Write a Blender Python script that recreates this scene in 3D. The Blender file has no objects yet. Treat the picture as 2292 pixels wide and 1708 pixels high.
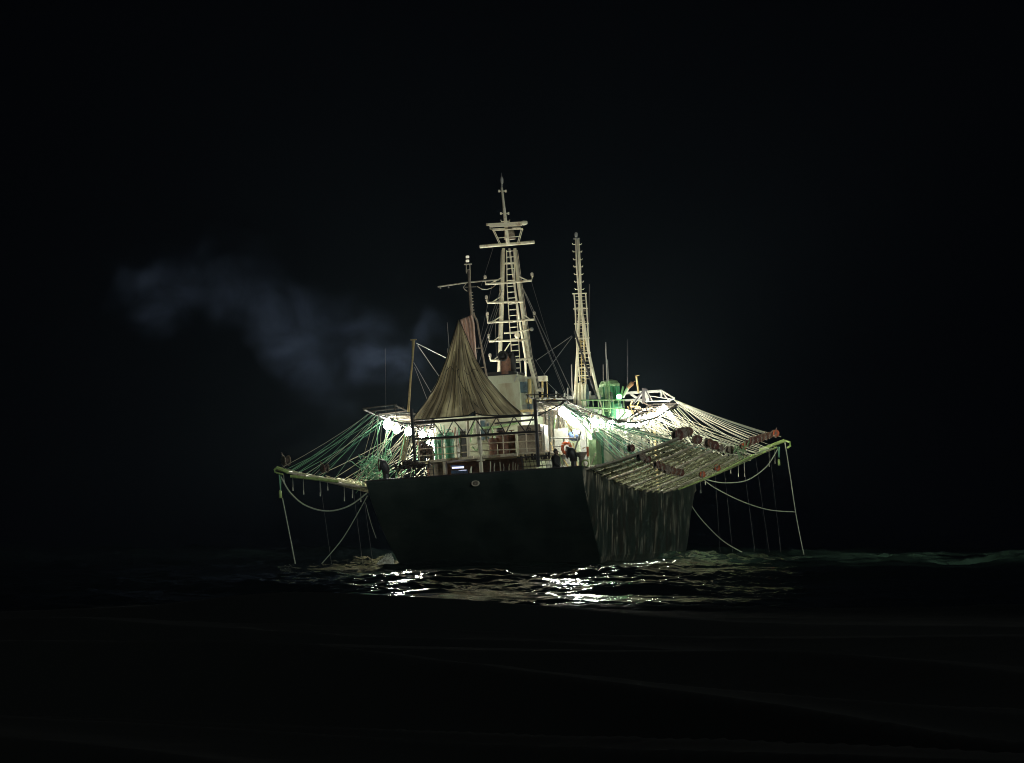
import bpy, math, random
import numpy as np
from mathutils import Vector, Matrix, Quaternion

R = math.radians
rnd = random.Random(11)
scn = bpy.context.scene
col = scn.collection

# ------------------------------------------------------------------ camera
EYE = 1.70                       # camera height over mean sea level
FPX = 7425.0                     # focal length in pixels of a 2292 px wide picture
PITCH = math.atan((1178 - 854) / FPX)
cam_d = bpy.data.cameras.new("camera")
cam = bpy.data.objects.new("camera", cam_d)
col.objects.link(cam)
cam_d.sensor_width = 36.0
cam_d.lens = 36.0 * FPX / 2292.0
cam_d.clip_start = 0.5
cam_d.clip_end = 20000
cam.location = (0, 0, EYE)
cam.rotation_euler = (R(90) + PITCH, 0, 0)
scn.camera = cam

# ------------------------------------------------------------------ world, fill sun, exposure
w = bpy.data.worlds.new("World")
scn.world = w
w.use_nodes = True
nt = w.node_tree
bg = nt.nodes["Background"]
bg.inputs["Color"].default_value = (0.28, 0.28, 1.0, 1)
bg.inputs["Strength"].default_value = 0.0007
sun_d = bpy.data.lights.new("fill_sun", 'SUN')
sun_d.energy = 0.66  # weak fill added from the camera side to lift hull, racks and nets
sun_d.angle = R(3)
sun_d.color = (0.93, 1.0, 0.94)
sun = bpy.data.objects.new("fill_sun", sun_d)
col.objects.link(sun)
sun.rotation_euler = (R(76), 0, R(38))
scn.view_settings.view_transform = 'Standard'
scn.view_settings.look = 'None'
scn.view_settings.exposure = 0.0
scn.view_settings.gamma = 1.0
scn.cycles.volume_step_rate = 1.0
scn.cycles.filter_width = 1.05
scn.cycles.volume_bounces = 0
scn.cycles.max_bounces = 6
scn.cycles.transparent_max_bounces = 12
scn.cycles.sample_clamp_indirect = 6.0
scn.cycles.use_light_tree = True

LAMP = 125.0                      # radiance of the big fishing lamps

# ------------------------------------------------------------------ ship frame
YAW, ROLL = R(10.5), R(3.7)
SEA_AT_SHIP = 0.02
ORIGIN = Vector(((1073 - 1146) / 49.5, 150.0, SEA_AT_SHIP))
fwd = Vector((math.sin(YAW), math.cos(YAW), 0))
r0 = Vector((math.cos(YAW), -math.sin(YAW), 0))
zz = Vector((0, 0, 1))
stb = r0 * math.cos(ROLL) + zz * math.sin(ROLL)
up = -r0 * math.sin(ROLL) + zz * math.cos(ROLL)
SHIP = Matrix.Translation(ORIGIN) @ Matrix((stb, fwd, up)).transposed().to_4x4()
SHIPI = SHIP.inverted()

def ray(px, py):
    """ray of a photograph pixel in ship coordinates"""
    a, b = (px - 1146) / FPX, -(py - 854) / FPX
    c, s = math.cos(PITCH), math.sin(PITCH)
    d = Vector((a, c - b * s, s + b * c))
    return SHIPI @ Vector((0, 0, EYE)), (SHIPI.to_3x3() @ d)

def S(px, py, u):                 # on the cross-section u metres ahead of the transom
    o, d = ray(px, py)
    return o + d * ((u - o.y) / d.y)

def PR(px, py, r):                # on the fore-and-aft plane r metres to starboard
    o, d = ray(px, py)
    return o + d * ((r - o.x) / d.x)

# ------------------------------------------------------------------ materials
def mat(name, c, rough=.6, metal=0.0, c2=None, scale=3.0, lo=.45, hi=.65, stretch=(1, 1, 1), bump=0.0, bscale=20, emis=None, estr=0, detail=5):
    m = bpy.data.materials.new(name)
    m.use_nodes = True
    t = m.node_tree
    b = t.nodes["Principled BSDF"]
    b.inputs["Roughness"].default_value = rough
    b.inputs["Metallic"].default_value = metal
    b.inputs["Base Color"].default_value = (*c, 1)
    tc = t.nodes.new("ShaderNodeTexCoord")
    mp = t.nodes.new("ShaderNodeMapping")
    mp.inputs["Scale"].default_value = stretch
    t.links.new(tc.outputs["Object"], mp.inputs["Vector"])
    if c2 is not None:
        n = t.nodes.new("ShaderNodeTexNoise")
        n.inputs["Scale"].default_value = scale
        n.inputs["Detail"].default_value = detail
        n.inputs["Roughness"].default_value = .65
        t.links.new(mp.outputs[0], n.inputs["Vector"])
        r = t.nodes.new("ShaderNodeValToRGB")
        r.color_ramp.elements[0].position = lo
        r.color_ramp.elements[0].color = (*c, 1)
        r.color_ramp.elements[1].position = hi
        r.color_ramp.elements[1].color = (*c2, 1)
        t.links.new(n.outputs["Fac"], r.inputs[0])
        t.links.new(r.outputs[0], b.inputs["Base Color"])
    if bump:
        n2 = t.nodes.new("ShaderNodeTexNoise")
        n2.inputs["Scale"].default_value = bscale
        bp = t.nodes.new("ShaderNodeBump")
        bp.inputs["Strength"].default_value = bump
        bp.inputs["Distance"].default_value = .03
        t.links.new(mp.outputs[0], n2.inputs["Vector"])
        t.links.new(n2.outputs["Fac"], bp.inputs["Height"])
        t.links.new(bp.outputs[0], b.inputs["Normal"])
    if emis:
        b.inputs["Emission Color"].default_value = (*emis, 1)
        b.inputs["Emission Strength"].default_value = estr
    return m

M = dict(
    cream=mat("cream_paint", (.82, .77, .58), .5, 0, (.40, .26, .12), 2.5, .55, .72, bump=.2),
    yellow=mat("ochre_paint", (.60, .47, .20), .5, 0, (.36, .24, .10), 4, .5, .7),
    white=mat("white_paint", (.26, .27, .24), .45, 0, (.42, .33, .22), 1.5, .55, .75, (1, 1, .35), bump=.15),
    wall=mat("deckhouse_paint", (.40, .42, .30), .5, 0, (.26, .22, .13), 1.4, .5, .72, (1, 1, .3), bump=.2),
    beige=mat("beige_plate", (.34, .29, .22), .6, 0, (.13, .09, .06), 2.2, .45, .65, bump=.2),
    rail=mat("rail_paint", (.62, .57, .44), .5, 0, (.30, .20, .12), 5, .5, .7),
    green=mat("green_paint", (.05, .22, .11), .5, 0, (.03, .09, .05), 3, .45, .7),
    lgreen=mat("light_green_paint_and_glow", (.26, .40, .20), .5, 0, (.12, .22, .08), 4, .45, .7),
    lime=mat("lime_tube", (.46, .64, .20), .5, 0, (.24, .28, .10), 6, .45, .7),
    gantry=mat("gantry_steel", (.075, .062, .045), .6, 0, (.03, .022, .016), 4, .4, .65),
    olive=mat("weathered_boom", (.50, .50, .28), .6, 0, (.12, .10, .06), 7, .4, .62, (1, 1, 1), bump=.4),
    dark=mat("dark_steel", (.030, .026, .028), .5, 0, (.07, .045, .03), 4, .5, .7),
    black=mat("soot_black", (.012, .011, .010), .7),
    brown=mat("rusty_brown", (.19, .085, .045), .65, 0, (.08, .035, .02), 5, .4, .65, bump=.3),
    reel=mat("reel_red_brown", (.17, .045, .025), .55, 0, (.06, .022, .015), 9, .4, .6),
    reelrim=mat("reel_rim_grey", (.30, .25, .19), .5, 0, (.12, .07, .04), 8, .4, .6),
    red=mat("orange_red_paint", (.62, .13, .04), .5),
    ochre_red=mat("peach_orange_paint", (.50, .24, .12), .5),
    teal=mat("teal_panel", (.07, .12, .14), .5, 0, (.03, .05, .06), 3),
    blue=mat("blue_cover", (.07, .12, .22), .6, 0, (.04, .06, .12), 3, bump=.4, bscale=6),
    heap=mat("heaped_net", (.10, .065, .045), .9, 0, (.03, .02, .02), 14, .4, .6, bump=1, bscale=30),
    pheap=mat("pale_heaped_net", (.30, .26, .20), .9, 0, (.10, .08, .06), 12, .4, .6, bump=1, bscale=30),
    wire=mat("wire_grey", (.32, .32, .30), .5, .3),
    mesh=mat("wire_netting", (.58, .58, .36), .6, 0, (.22, .22, .12), 5, .4, .65),
    rwhite=mat("white_line", (.68, .71, .56), .7),
    rcream=mat("cream_line", (.58, .56, .42), .7),
    rgreen=mat("green_line", (.22, .50, .30), .7),
    rdark=mat("dark_green_line", (.05, .20, .12), .7),
    rope=mat("pale_green_rope", (.50, .56, .42), .8, 0, (.34, .38, .28), 30, .4, .6),
    foam=mat("foam", (.85, .85, .75), .8, 0, (.6, .6, .5), 12, .4, .6),
    coat=mat("dark_coat", (.020, .020, .018), .8, 0, (.035, .03, .025), 6),
    skin=mat("skin", (.20, .12, .08), .6),
    hair=mat("dark_hair", (.012, .010, .010), .6),
    bulb=mat("lamp_glass", (.9, .9, .9), .3, emis=(1.0, .985, .86), estr=LAMP),
    bigbulb=mat("bright_lamp_glass", (.9, .9, .9), .3, emis=(1.0, .985, .86), estr=LAMP * 2.0),
    fillbulb=mat("mast_fill_lamp_glass", (.9, .9, .9), .3, emis=(1.0, .98, .85), estr=LAMP * 8),
    gbulb=mat("greenish_lamp_glass", (.9, .9, .9), .3, emis=(.80, 1.0, .78), estr=LAMP),
    tube=mat("fluorescent_tube", (.9, .9, .95), .3, emis=(.70, .75, 1.0), estr=2.4),
    mastlight=mat("masthead_lamp_lens", (.8, .75, .6), .3, emis=(1, .93, .70), estr=.5),
    greenlight=mat("green_sidelight_lens", (.2, .8, .3), .3, emis=(.16, 1.0, .26), estr=14),
)

def hull_mat():
    m = bpy.data.materials.new("hull_plating")
    m.use_nodes = True
    t = m.node_tree
    b = t.nodes["Principled BSDF"]
    b.inputs["Roughness"].default_value = .5
    tc = t.nodes.new("ShaderNodeTexCoord")
    sep = t.nodes.new("ShaderNodeSeparateXYZ")
    def noise(scale, st, det=4):
        mp = t.nodes.new("ShaderNodeMapping"); mp.inputs["Scale"].default_value = st
        t.links.new(tc.outputs["Object"], mp.inputs[0])
        n = t.nodes.new("ShaderNodeTexNoise"); n.inputs["Scale"].default_value = scale; n.inputs["Detail"].default_value = det
        t.links.new(mp.outputs[0], n.inputs[0])
        return n.outputs["Fac"]
    def ramp(src, a, bb, ca=(0, 0, 0), cb=(1, 1, 1)):
        r = t.nodes.new("ShaderNodeValToRGB")
        r.color_ramp.elements[0].position = a; r.color_ramp.elements[0].color = (*ca, 1)
        r.color_ramp.elements[1].position = bb; r.color_ramp.elements[1].color = (*cb, 1)
        t.links.new(src, r.inputs[0]); return r.outputs[0]
    def mul(a, bb):
        n = t.nodes.new("ShaderNodeMath"); n.operation = 'MULTIPLY'
        t.links.new(a, n.inputs[0]); t.links.new(bb, n.inputs[1]); return n.outputs[0]
    def mix(f, a, bb):
        n = t.nodes.new("ShaderNodeMix"); n.data_type = 'RGBA'
        t.links.new(f, n.inputs[0])
        for s, v in ((6, a), (7, bb)):
            if isinstance(v, tuple): n.inputs[s].default_value = (*v, 1)
            else: t.links.new(v, n.inputs[s])
        return n.outputs[2]
    base = mix(ramp(noise(.9, (1, 1, .3), 7), .36, .66), (.015, .029, .021), (.042, .058, .045))
    rust = ramp(noise(1.3, (1, .9, .35), 6), .47, .62)
    # the rusty run-off marks only stain the ship's side, not the transom
    t.links.new(tc.outputs["Normal"], sep.inputs[0])
    sc = t.nodes.new("ShaderNodeMath"); sc.operation = 'ABSOLUTE'
    t.links.new(sep.outputs["X"], sc.inputs[0])
    side = ramp(sc.outputs[0], .45, .7)
    streak = mul(mul(ramp(noise(2.8, (1, 1.0, .15), 7), .50, .66), side), ramp(noise(.75, (1, .8, 1.2), 6), .47, .57))
    c2 = mix(mul(rust, side), base, (.030, .027, .018))
    zs = t.nodes.new("ShaderNodeSeparateXYZ"); t.links.new(tc.outputs["Object"], zs.inputs[0])
    mz = t.nodes.new("ShaderNodeMapRange"); mz.inputs[1].default_value = .9; mz.inputs[2].default_value = 3.3; mz.inputs[3].default_value = .5; mz.inputs[4].default_value = 1
    t.links.new(zs.outputs["Z"], mz.inputs[0]); streak = mul(streak, mz.outputs[0])
    c3 = mix(streak, c2, (.60, .54, .40))
    t.links.new(c3, b.inputs["Base Color"])
    bp = t.nodes.new("ShaderNodeBump"); bp.inputs["Strength"].default_value = .5; bp.inputs["Distance"].default_value = .05
    t.links.new(noise(1.5, (1, 1, 1), 3), bp.inputs["Height"]); t.links.new(bp.outputs[0], b.inputs["Normal"])
    return m
M["hull"] = hull_mat()

def net_mat(name, c1, c2, stripe, trans=.5, alpha=0.16):
    """woven netting: lets part of the light behind it through"""
    m = bpy.data.materials.new(name)
    m.use_nodes = True
    t = m.node_tree
    t.nodes.remove(t.nodes["Principled BSDF"])
    out = t.nodes["Material Output"]
    uv = t.nodes.new("ShaderNodeTexCoord")
    def noise(scale, st, det=5):
        mp = t.nodes.new("ShaderNodeMapping"); mp.inputs["Scale"].default_value = st
        t.links.new(uv.outputs["UV"], mp.inputs[0])
        n = t.nodes.new("ShaderNodeTexNoise"); n.inputs["Scale"].default_value = scale; n.inputs["Detail"].default_value = det
        t.links.new(mp.outputs[0], n.inputs[0]); return n.outputs["Fac"]
    def ramp(src, a, bb, ca, cb):
        r = t.nodes.new("ShaderNodeValToRGB")
        r.color_ramp.elements[0].position = a; r.color_ramp.elements[0].color = (*ca, 1)
        r.color_ramp.elements[1].position = bb; r.color_ramp.elements[1].color = (*cb, 1)
        t.links.new(src, r.inputs[0]); return r.outputs[0]
    base = ramp(noise(2.6, (1.5, 1, 1)), .42, .60, c1, c2)
    st = ramp(noise(4, (stripe, .35, 1), 6), .40, .60, (.50, .47, .45), (1, 1, 1))
    mu = t.nodes.new("ShaderNodeMix"); mu.data_type = 'RGBA'; mu.blend_type = 'MULTIPLY'; mu.inputs[0].default_value = 1
    t.links.new(base, mu.inputs[6]); t.links.new(st, mu.inputs[7])
    d = t.nodes.new("ShaderNodeBsdfDiffuse"); tr = t.nodes.new("ShaderNodeBsdfTranslucent")
    t.links.new(mu.outputs[2], d.inputs[0]); t.links.new(mu.outputs[2], tr.inputs[0])
    mx = t.nodes.new("ShaderNodeMixShader"); mx.inputs[0].default_value = trans
    t.links.new(d.outputs[0], mx.inputs[1]); t.links.new(tr.outputs[0], mx.inputs[2])
    tp = t.nodes.new("ShaderNodeBsdfTransparent")
    m2 = t.nodes.new("ShaderNodeMixShader"); m2.inputs[0].default_value = alpha
    t.links.new(mx.outputs[0], m2.inputs[1]); t.links.new(tp.outputs[0], m2.inputs[2])
    t.links.new(m2.outputs[0], out.inputs["Surface"])
    return m
M["net"] = net_mat("brown_netting", (.36, .32, .22), (.70, .66, .46), 8)
M["pinknet"] = net_mat("pinkish_netting", (.75, .58, .50), (.90, .74, .64), 6)

# ------------------------------------------------------------------ mesh builder (ship coordinates)
def V(p): return np.array([p[0], p[1], p[2]], float)

class MB:
    def __init__(s):
        s.v, s.f, s.n, s.uv = [], [], 0, None
    def add(s, verts, faces):
        s.v.extend([tuple(map(float, p)) for p in verts])
        s.f.extend([tuple(i + s.n for i in f) for f in faces])
        s.n += len(verts)
        return s
    def tube(s, pts, r, n=6, cap=True):
        pts = [V(p) for p in pts]
        rs = r if isinstance(r, (list, tuple)) else [r] * len(pts)
        vs, fs = [], []
        k = len(pts)
        for i, p in enumerate(pts):
            d = pts[min(i + 1, k - 1)] - pts[max(i - 1, 0)]
            d = d / (np.linalg.norm(d) + 1e-9)
            a = np.cross(d, (0, 0, 1.)) if abs(d[2]) < .95 else np.cross(d, (1., 0, 0))
            a /= np.linalg.norm(a)
            b = np.cross(d, a)
            for j in range(n):
                t = 2 * math.pi * (j + .5) / n
                vs.append(p + rs[i] * (a * math.cos(t) + b * math.sin(t)))
        for i in range(k - 1):
            for j in range(n):
                fs.append((i * n + j, i * n + (j + 1) % n, (i + 1) * n + (j + 1) % n, (i + 1) * n + j))
        if cap:
            fs.append(tuple(range(n))[::-1]); fs.append(tuple((k - 1) * n + j for j in range(n)))
        return s.add(vs, fs)
    def bar(s, a, b, w, h=None):           # rectangular bar, h along ship's up as far as possible
        a, b = V(a), V(b); h = h or w
        d = b - a; d /= (np.linalg.norm(d) + 1e-9)
        u = np.array([0, 0, 1.]) if abs(d[2]) < .9 else np.array([0, 1., 0])
        x = np.cross(d, u); x /= np.linalg.norm(x); y = np.cross(x, d)
        vs = [p + sx * x * w / 2 + sy * y * h / 2 for p in (a, b) for sx, sy in ((-1, -1), (1, -1), (1, 1), (-1, 1))]
        return s.add(vs, [(0, 1, 2, 3)[::-1], (4, 5, 6, 7), (0, 1, 5, 4), (1, 2, 6, 5), (2, 3, 7, 6), (3, 0, 4, 7)])
    def box(s, x0, x1, y0, y1, z0, z1):
        vs = [(x, y, z) for z in (z0, z1) for x, y in ((x0, y0), (x1, y0), (x1, y1), (x0, y1))]
        return s.add(vs, [(3, 2, 1, 0), (4, 5, 6, 7), (0, 1, 5, 4), (1, 2, 6, 5), (2, 3, 7, 6), (3, 0, 4, 7)])
    def quadbox(s, p0, p1, y, th, z_lo):    # slab hung between two points
        return s.bar(p0, p1, th, z_lo)
    def lathe(s, c, prof, axis='z', n=14, cap=True):
        c = V(c); vs, fs = [], []
        for (h, r) in prof:
            for j in range(n):
                t = 2 * math.pi * j / n
                a, b = r * math.cos(t), r * math.sin(t)
                o = {'z': (a, b, h), 'y': (a, h, b), 'x': (h, a, b)}[axis]
                vs.append(c + np.array(o))
        k = len(prof)
        for i in range(k - 1):
            for j in range(n):
                fs.append((i * n + j, i * n + (j + 1) % n, (i + 1) * n + (j + 1) % n, (i + 1) * n + j))
        if cap:
            fs.append(tuple(range(n))[::-1]); fs.append(tuple((k - 1) * n + j for j in range(n)))
        return s.add(vs, fs)
    def blob(s, c, rx, ry, rz, jit=.15, n=12, m=8, seed=0):
        rr = random.Random(seed); c = V(c); vs, fs = [], []
        for i in range(m + 1):
            ph = math.pi * i / m
            for j in range(n):
                t = 2 * math.pi * j / n
                k = 1 + (rr.random() - .5) * 2 * jit * (0 if i in (0, m) else 1)
                vs.append(c + np.array([rx * math.sin(ph) * math.cos(t), ry * math.sin(ph) * math.sin(t), -rz * math.cos(ph)]) * k)
        for i in range(m):
            for j in range(n):
                fs.append((i * n + j, i * n + (j + 1) % n, (i + 1) * n + (j + 1) % n, (i + 1) * n + j))
        return s.add(vs, fs)
    def ring(s, c, R1, r, axis='y', n=24, k=8):
        c = V(c); pts = []
        vs, fs = [], []
        for i in range(n):
            t = 2 * math.pi * i / n
            for j in range(k):
                q = 2 * math.pi * j / k
                rad = R1 + r * math.cos(q); h = r * math.sin(q)
                o = {'y': (rad * math.cos(t), h, rad * math.sin(t)), 'x': (h, rad * math.cos(t), rad * math.sin(t)), 'z': (rad * math.cos(t), rad * math.sin(t), h)}[axis]
                vs.append(c + np.array(o))
        for i in range(n):
            for j in range(k):
                fs.append((i * k + j, i * k + (j + 1) % k, ((i + 1) % n) * k + (j + 1) % k, ((i + 1) % n) * k + j))
        return s.add(vs, fs)
    def sheet(s, grid):                     # grid[i][j] of points, with uv
        n, m = len(grid), len(grid[0])
        s.add([p for row in grid for p in row], [(i * m + j, i * m + j + 1, (i + 1) * m + j + 1, (i + 1) * m + j) for i in range(n - 1) for j in range(m - 1)])
        s.uv = [(j / (m - 1), i / (n - 1)) for i in range(n) for j in range(m)]
        return s

ORG = {}
def build(name, mb, m, parent=None, smooth=False, solid=0):
    a = np.array(mb.v)
    o = Vector(((a[:, 0].min() + a[:, 0].max()) / 2, (a[:, 1].min() + a[:, 1].max()) / 2, a[:, 2].min()))
    if name == "hull": o = Vector((0, 0, 0))
    me = bpy.data.meshes.new(name)
    me.from_pydata([tuple(p) for p in (a - np.array(o))], [], mb.f)
    if mb.uv:
        l = me.uv_layers.new(name="UVMap")
        for lp in me.loops: l.data[lp.index].uv = mb.uv[lp.vertex_index]
    me.materials.append(M[m] if isinstance(m, str) else m)
    if smooth:
        for p in me.polygons: p.use_smooth = True
    me.update()
    ob = bpy.data.objects.new(name, me)
    col.objects.link(ob)
    ORG[ob.name] = o
    if parent is None:
        ob.matrix_world = SHIP @ Matrix.Translation(o)
    else:
        ob.parent = parent
        ob.location = o - ORG[parent.name]
    if solid:
        md = ob.modifiers.new("thickness", 'SOLIDIFY'); md.thickness = solid
    return ob

def thing(name, org, label, cat, group=None):
    e = bpy.data.objects.new(name, None)
    col.objects.link(e)
    e.empty_display_size = .3
    o = Vector(org)
    ORG[e.name] = o
    e.matrix_world = SHIP @ Matrix.Translation(o)
    return tag(e, label, cat, group)

def tag(o, label, cat, group=None):
    o["label"] = label; o["category"] = cat
    if group: o["group"] = group
    return o

# ------------------------------------------------------------------ the sea
def interp(x, xs, ys): return float(np.interp(x, xs, ys))

def sea_axis(parts):
    out = [parts[0][0]]
    for a, b, st in parts:
        n = max(1, int(round((b - a) / st)))
        out.extend(list(a + (b - a) * (np.arange(1, n + 1) / n)))
    return np.array(out)

def geo(a, b, st, k):
    o, x, d = [], a, st
    sgn = 1 if b > a else -1
    while (b - x) * sgn > 0:
        x += d * sgn; d *= k; o.append(x)
    return o

xc = sea_axis([(-34, -22, .3), (-22, 27, .125), (27, 40, .3)])
xs = np.array(sorted(geo(-34, -5000, .5, 1.13)) + list(xc) + geo(40, 5000, .5, 1.13))
yc = sea_axis([(8, 80, .12), (80, 152, .15), (152, 215, .3)])
ys = np.array(sorted(geo(8, -400, 1, 1.2)) + list(yc) + geo(215, 9000, .5, 1.09))
X, Y = np.meshgrid(xs, ys)
rs = np.random.RandomState(7)
# long swell: a back slope in the foreground, a trough, then the swell the ship rides on
yy_ = np.arange(-500, 9001, 1.0)
pz_ = np.interp(yy_, [-500, 0, 14, 60, 100, 150, 205, 290, 380, 480, 9001], [-.2, -.1, -.15, -.45, -.5, -.12, .15, -.5, .0, -.2, -.2])
kr = np.exp(-(np.arange(-40, 41) / 9.0) ** 2 / 2); kr /= kr.sum()
pz_ = np.convolve(np.pad(pz_, 40, mode='edge'), kr, mode='valid')
Z = np.interp(Y, yy_, pz_)
# train of steep-crested wind waves rolling towards the viewer
wp = np.zeros_like(X)
for k in range(7):
    L = rs.uniform(13, 60); ph = rs.uniform(0, 6.28); q_ = rs.uniform(-.5, .5)
    wp += L * .045 * np.sin((X + q_ * Y) * 6.283 / L + ph)
hm_ = np.zeros_like(X)
for k in range(6):
    L = rs.uniform(10, 34); ph = rs.uniform(0, 6.28); q_ = rs.uniform(-.9, .9)
    hm_ += np.sin((X + q_ * Y) * 6.283 / L + ph)
hm_ = 1 + .17 * hm_
damp = 1 / (1 + np.exp((Y - 320) / 30))
fg_ = .22 + 1.05 / (1 + np.exp((Y - 82) / 3.5))
Z += damp * hm_ * fg_ * (.36 * (1 - np.abs(np.sin(math.pi * (Y + wp) / 12.5))) + .22 * (1 - np.abs(np.sin(math.pi * (Y * 1.0 + X * .12 + wp * 1.4 + 3) / 7.9))) - .2)
def rough_at(Y): return .10 + .90 / (1 + np.exp(-(Y - 91) / 4.0))
rough = rough_at(Y + 3 * np.sin(X * .21 + 1))
patch = np.zeros_like(X)
for k in range(12):
    L = rs.uniform(6, 30); th = R(90) + rs.normal(0, .5); ph = rs.uniform(0, 6.28)
    patch += np.cos((X * .45 * math.cos(th) + Y * math.sin(th)) * 6.283 / L + ph)
patch = np.clip(.85 + .22 * patch, .2, 1.6)
far = np.exp(-np.clip(Y - 260, 0, None) / 300) * np.exp(-np.clip(np.abs(X) - 60, 0, None) / 90)
rs = np.random.RandomState(23)
chop = np.zeros_like(X)
for k in range(150):
    L = .55 * (9 / .55) ** (k / 149)
    th = R(90) + rs.normal(0, 1.9 if L < 2.5 else 1.0)
    a = .0120 * L ** .97 * rs.uniform(.4, 1.3)
    ph = rs.uniform(0, 6.28)
    s = np.sin((X * math.cos(th) + Y * math.sin(th)) * 6.283 / L + ph)
    chop += a * (s if L > 4 else (1 - np.abs(s)) * 1.3 - .45)
fine = np.clip(1.6 - np.maximum(np.gradient(X, axis=1), np.gradient(Y, axis=0)), 0, 1)
Z = Z + chop * rough * patch * far * .37
n, mcol = X.shape
vs = np.stack([X.ravel(), Y.ravel(), Z.ravel()], 1)
idx = np.arange(n * mcol).reshape(n, mcol)
fa = np.stack([idx[:-1, :-1].ravel(), idx[:-1, 1:].ravel(), idx[1:, 1:].ravel(), idx[1:, :-1].ravel()], 1)
me = bpy.data.meshes.new("sea")
me.vertices.add(len(vs)); me.vertices.foreach_set("co", vs.ravel())
me.loops.add(fa.size); me.loops.foreach_set("vertex_index", fa.ravel().astype(np.int32))
me.polygons.add(len(fa)); me.polygons.foreach_set("loop_start", np.arange(0, fa.size, 4, dtype=np.int32))
me.polygons.foreach_set("loop_total", np.full(len(fa), 4, np.int32))
me.update(calc_edges=True)
me.polygons.foreach_set("use_smooth", np.ones(len(fa), bool))
wm = bpy.data.materials.new("dark_sea_water")
wm.use_nodes = True
t = wm.node_tree
b = t.nodes["Principled BSDF"]
b.inputs["Roughness"].default_value = .035
b.inputs["IOR"].default_value = 1.33
tc = t.nodes.new("ShaderNodeTexCoord")
def wn(sc, st, det):
    mp = t.nodes.new("ShaderNodeMapping"); mp.inputs["Scale"].default_value = st
    t.links.new(tc.outputs["Object"], mp.inputs[0])
    q = t.nodes.new("ShaderNodeTexNoise"); q.inputs["Scale"].default_value = sc; q.inputs["Detail"].default_value = det
    t.links.new(mp.outputs[0], q.inputs[0]); return q.outputs["Fac"]
# lamp-lit green painted into the water colour off the starboard side, dark elsewhere
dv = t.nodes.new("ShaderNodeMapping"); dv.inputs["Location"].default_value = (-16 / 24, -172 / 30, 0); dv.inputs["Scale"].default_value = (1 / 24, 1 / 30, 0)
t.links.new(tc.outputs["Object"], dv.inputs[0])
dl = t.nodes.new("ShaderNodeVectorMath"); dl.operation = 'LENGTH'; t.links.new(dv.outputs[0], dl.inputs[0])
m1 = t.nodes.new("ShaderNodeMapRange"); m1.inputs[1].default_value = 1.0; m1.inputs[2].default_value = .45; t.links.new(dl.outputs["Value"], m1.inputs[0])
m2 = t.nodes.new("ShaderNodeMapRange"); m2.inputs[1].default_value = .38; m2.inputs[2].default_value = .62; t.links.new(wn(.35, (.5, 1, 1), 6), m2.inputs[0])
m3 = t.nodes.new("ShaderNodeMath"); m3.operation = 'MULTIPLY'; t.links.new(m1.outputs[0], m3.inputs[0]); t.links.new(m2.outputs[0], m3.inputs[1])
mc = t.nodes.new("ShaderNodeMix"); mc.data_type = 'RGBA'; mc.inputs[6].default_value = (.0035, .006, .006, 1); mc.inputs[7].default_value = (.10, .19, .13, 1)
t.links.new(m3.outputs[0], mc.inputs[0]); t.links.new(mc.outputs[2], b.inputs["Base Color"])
bp = t.nodes.new("ShaderNodeBump"); bp.inputs["Strength"].default_value = .55; bp.inputs["Distance"].default_value = .05
sy = t.nodes.new("ShaderNodeSeparateXYZ"); t.links.new(tc.outputs["Object"], sy.inputs[0])
mrg = t.nodes.new("ShaderNodeMapRange"); mrg.inputs[1].default_value = 90; mrg.inputs[2].default_value = 116; mrg.inputs[3].default_value = .02; mrg.inputs[4].default_value = .3
mrr = t.nodes.new("ShaderNodeMapRange"); mrr.inputs[1].default_value = 76; mrr.inputs[2].default_value = 92; mrr.inputs[3].default_value = .95; mrr.inputs[4].default_value = .04
t.links.new(sy.outputs["Y"], mrr.inputs[0]); t.links.new(mrr.outputs[0], b.inputs["Roughness"])
t.links.new(sy.outputs["Y"], mrg.inputs[0]); t.links.new(mrg.outputs[0], bp.inputs["Strength"])
t.links.new(wn(3.2, (.7, 1, 1), 3), bp.inputs["Height"]); t.links.new(bp.outputs[0], b.inputs["Normal"])
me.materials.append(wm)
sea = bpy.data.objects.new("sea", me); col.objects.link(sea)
sea["kind"] = "structure"
def sea_z(x, y):
    i = np.searchsorted(ys, y); j = np.searchsorted(xs, x)
    return float(Z[min(i, n - 1), min(j, mcol - 1)])

# ------------------------------------------------------------------ hull
ship = thing("fishing_vessel", (0, 0, 0), "dark green squid fishing ship seen from astern with cream masts and long side racks", "fishing ship")
def dz(u): return .07 + .42 * min(u, 46) / 42
def sheer(u): return -dz(u) + interp(u, [0, 8, 15, 24, 33, 42, 50, 56], [4.14, 3.72, 3.46, 3.50, 3.95, 4.75, 5.9, 6.9])
def hbd(u): return interp(u, [0, 1, 38, 43, 47, 51, 56], [5.06, 5.1, 5.1, 4.75, 3.9, 2.4, .1])
def hbw(u): return interp(u, [0, 5, 12, 30, 38, 44, 49, 54], [4.75, 4.8, 4.85, 4.85, 4.4, 3.2, 1.5, .05])
def rake(u, z, h): return 5.2 * (max(0, h - z) / h) ** 1.45 * max(0, 1 - u / 9)
us = [0, .15, .5, 1, 2, 4, 6, 9, 12, 15, 18, 21, 24, 27, 30, 33, 36, 38, 40, 42, 44, 46, 48, 50, 52, 54, 55, 56]
hb = MB(); rings = []
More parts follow.
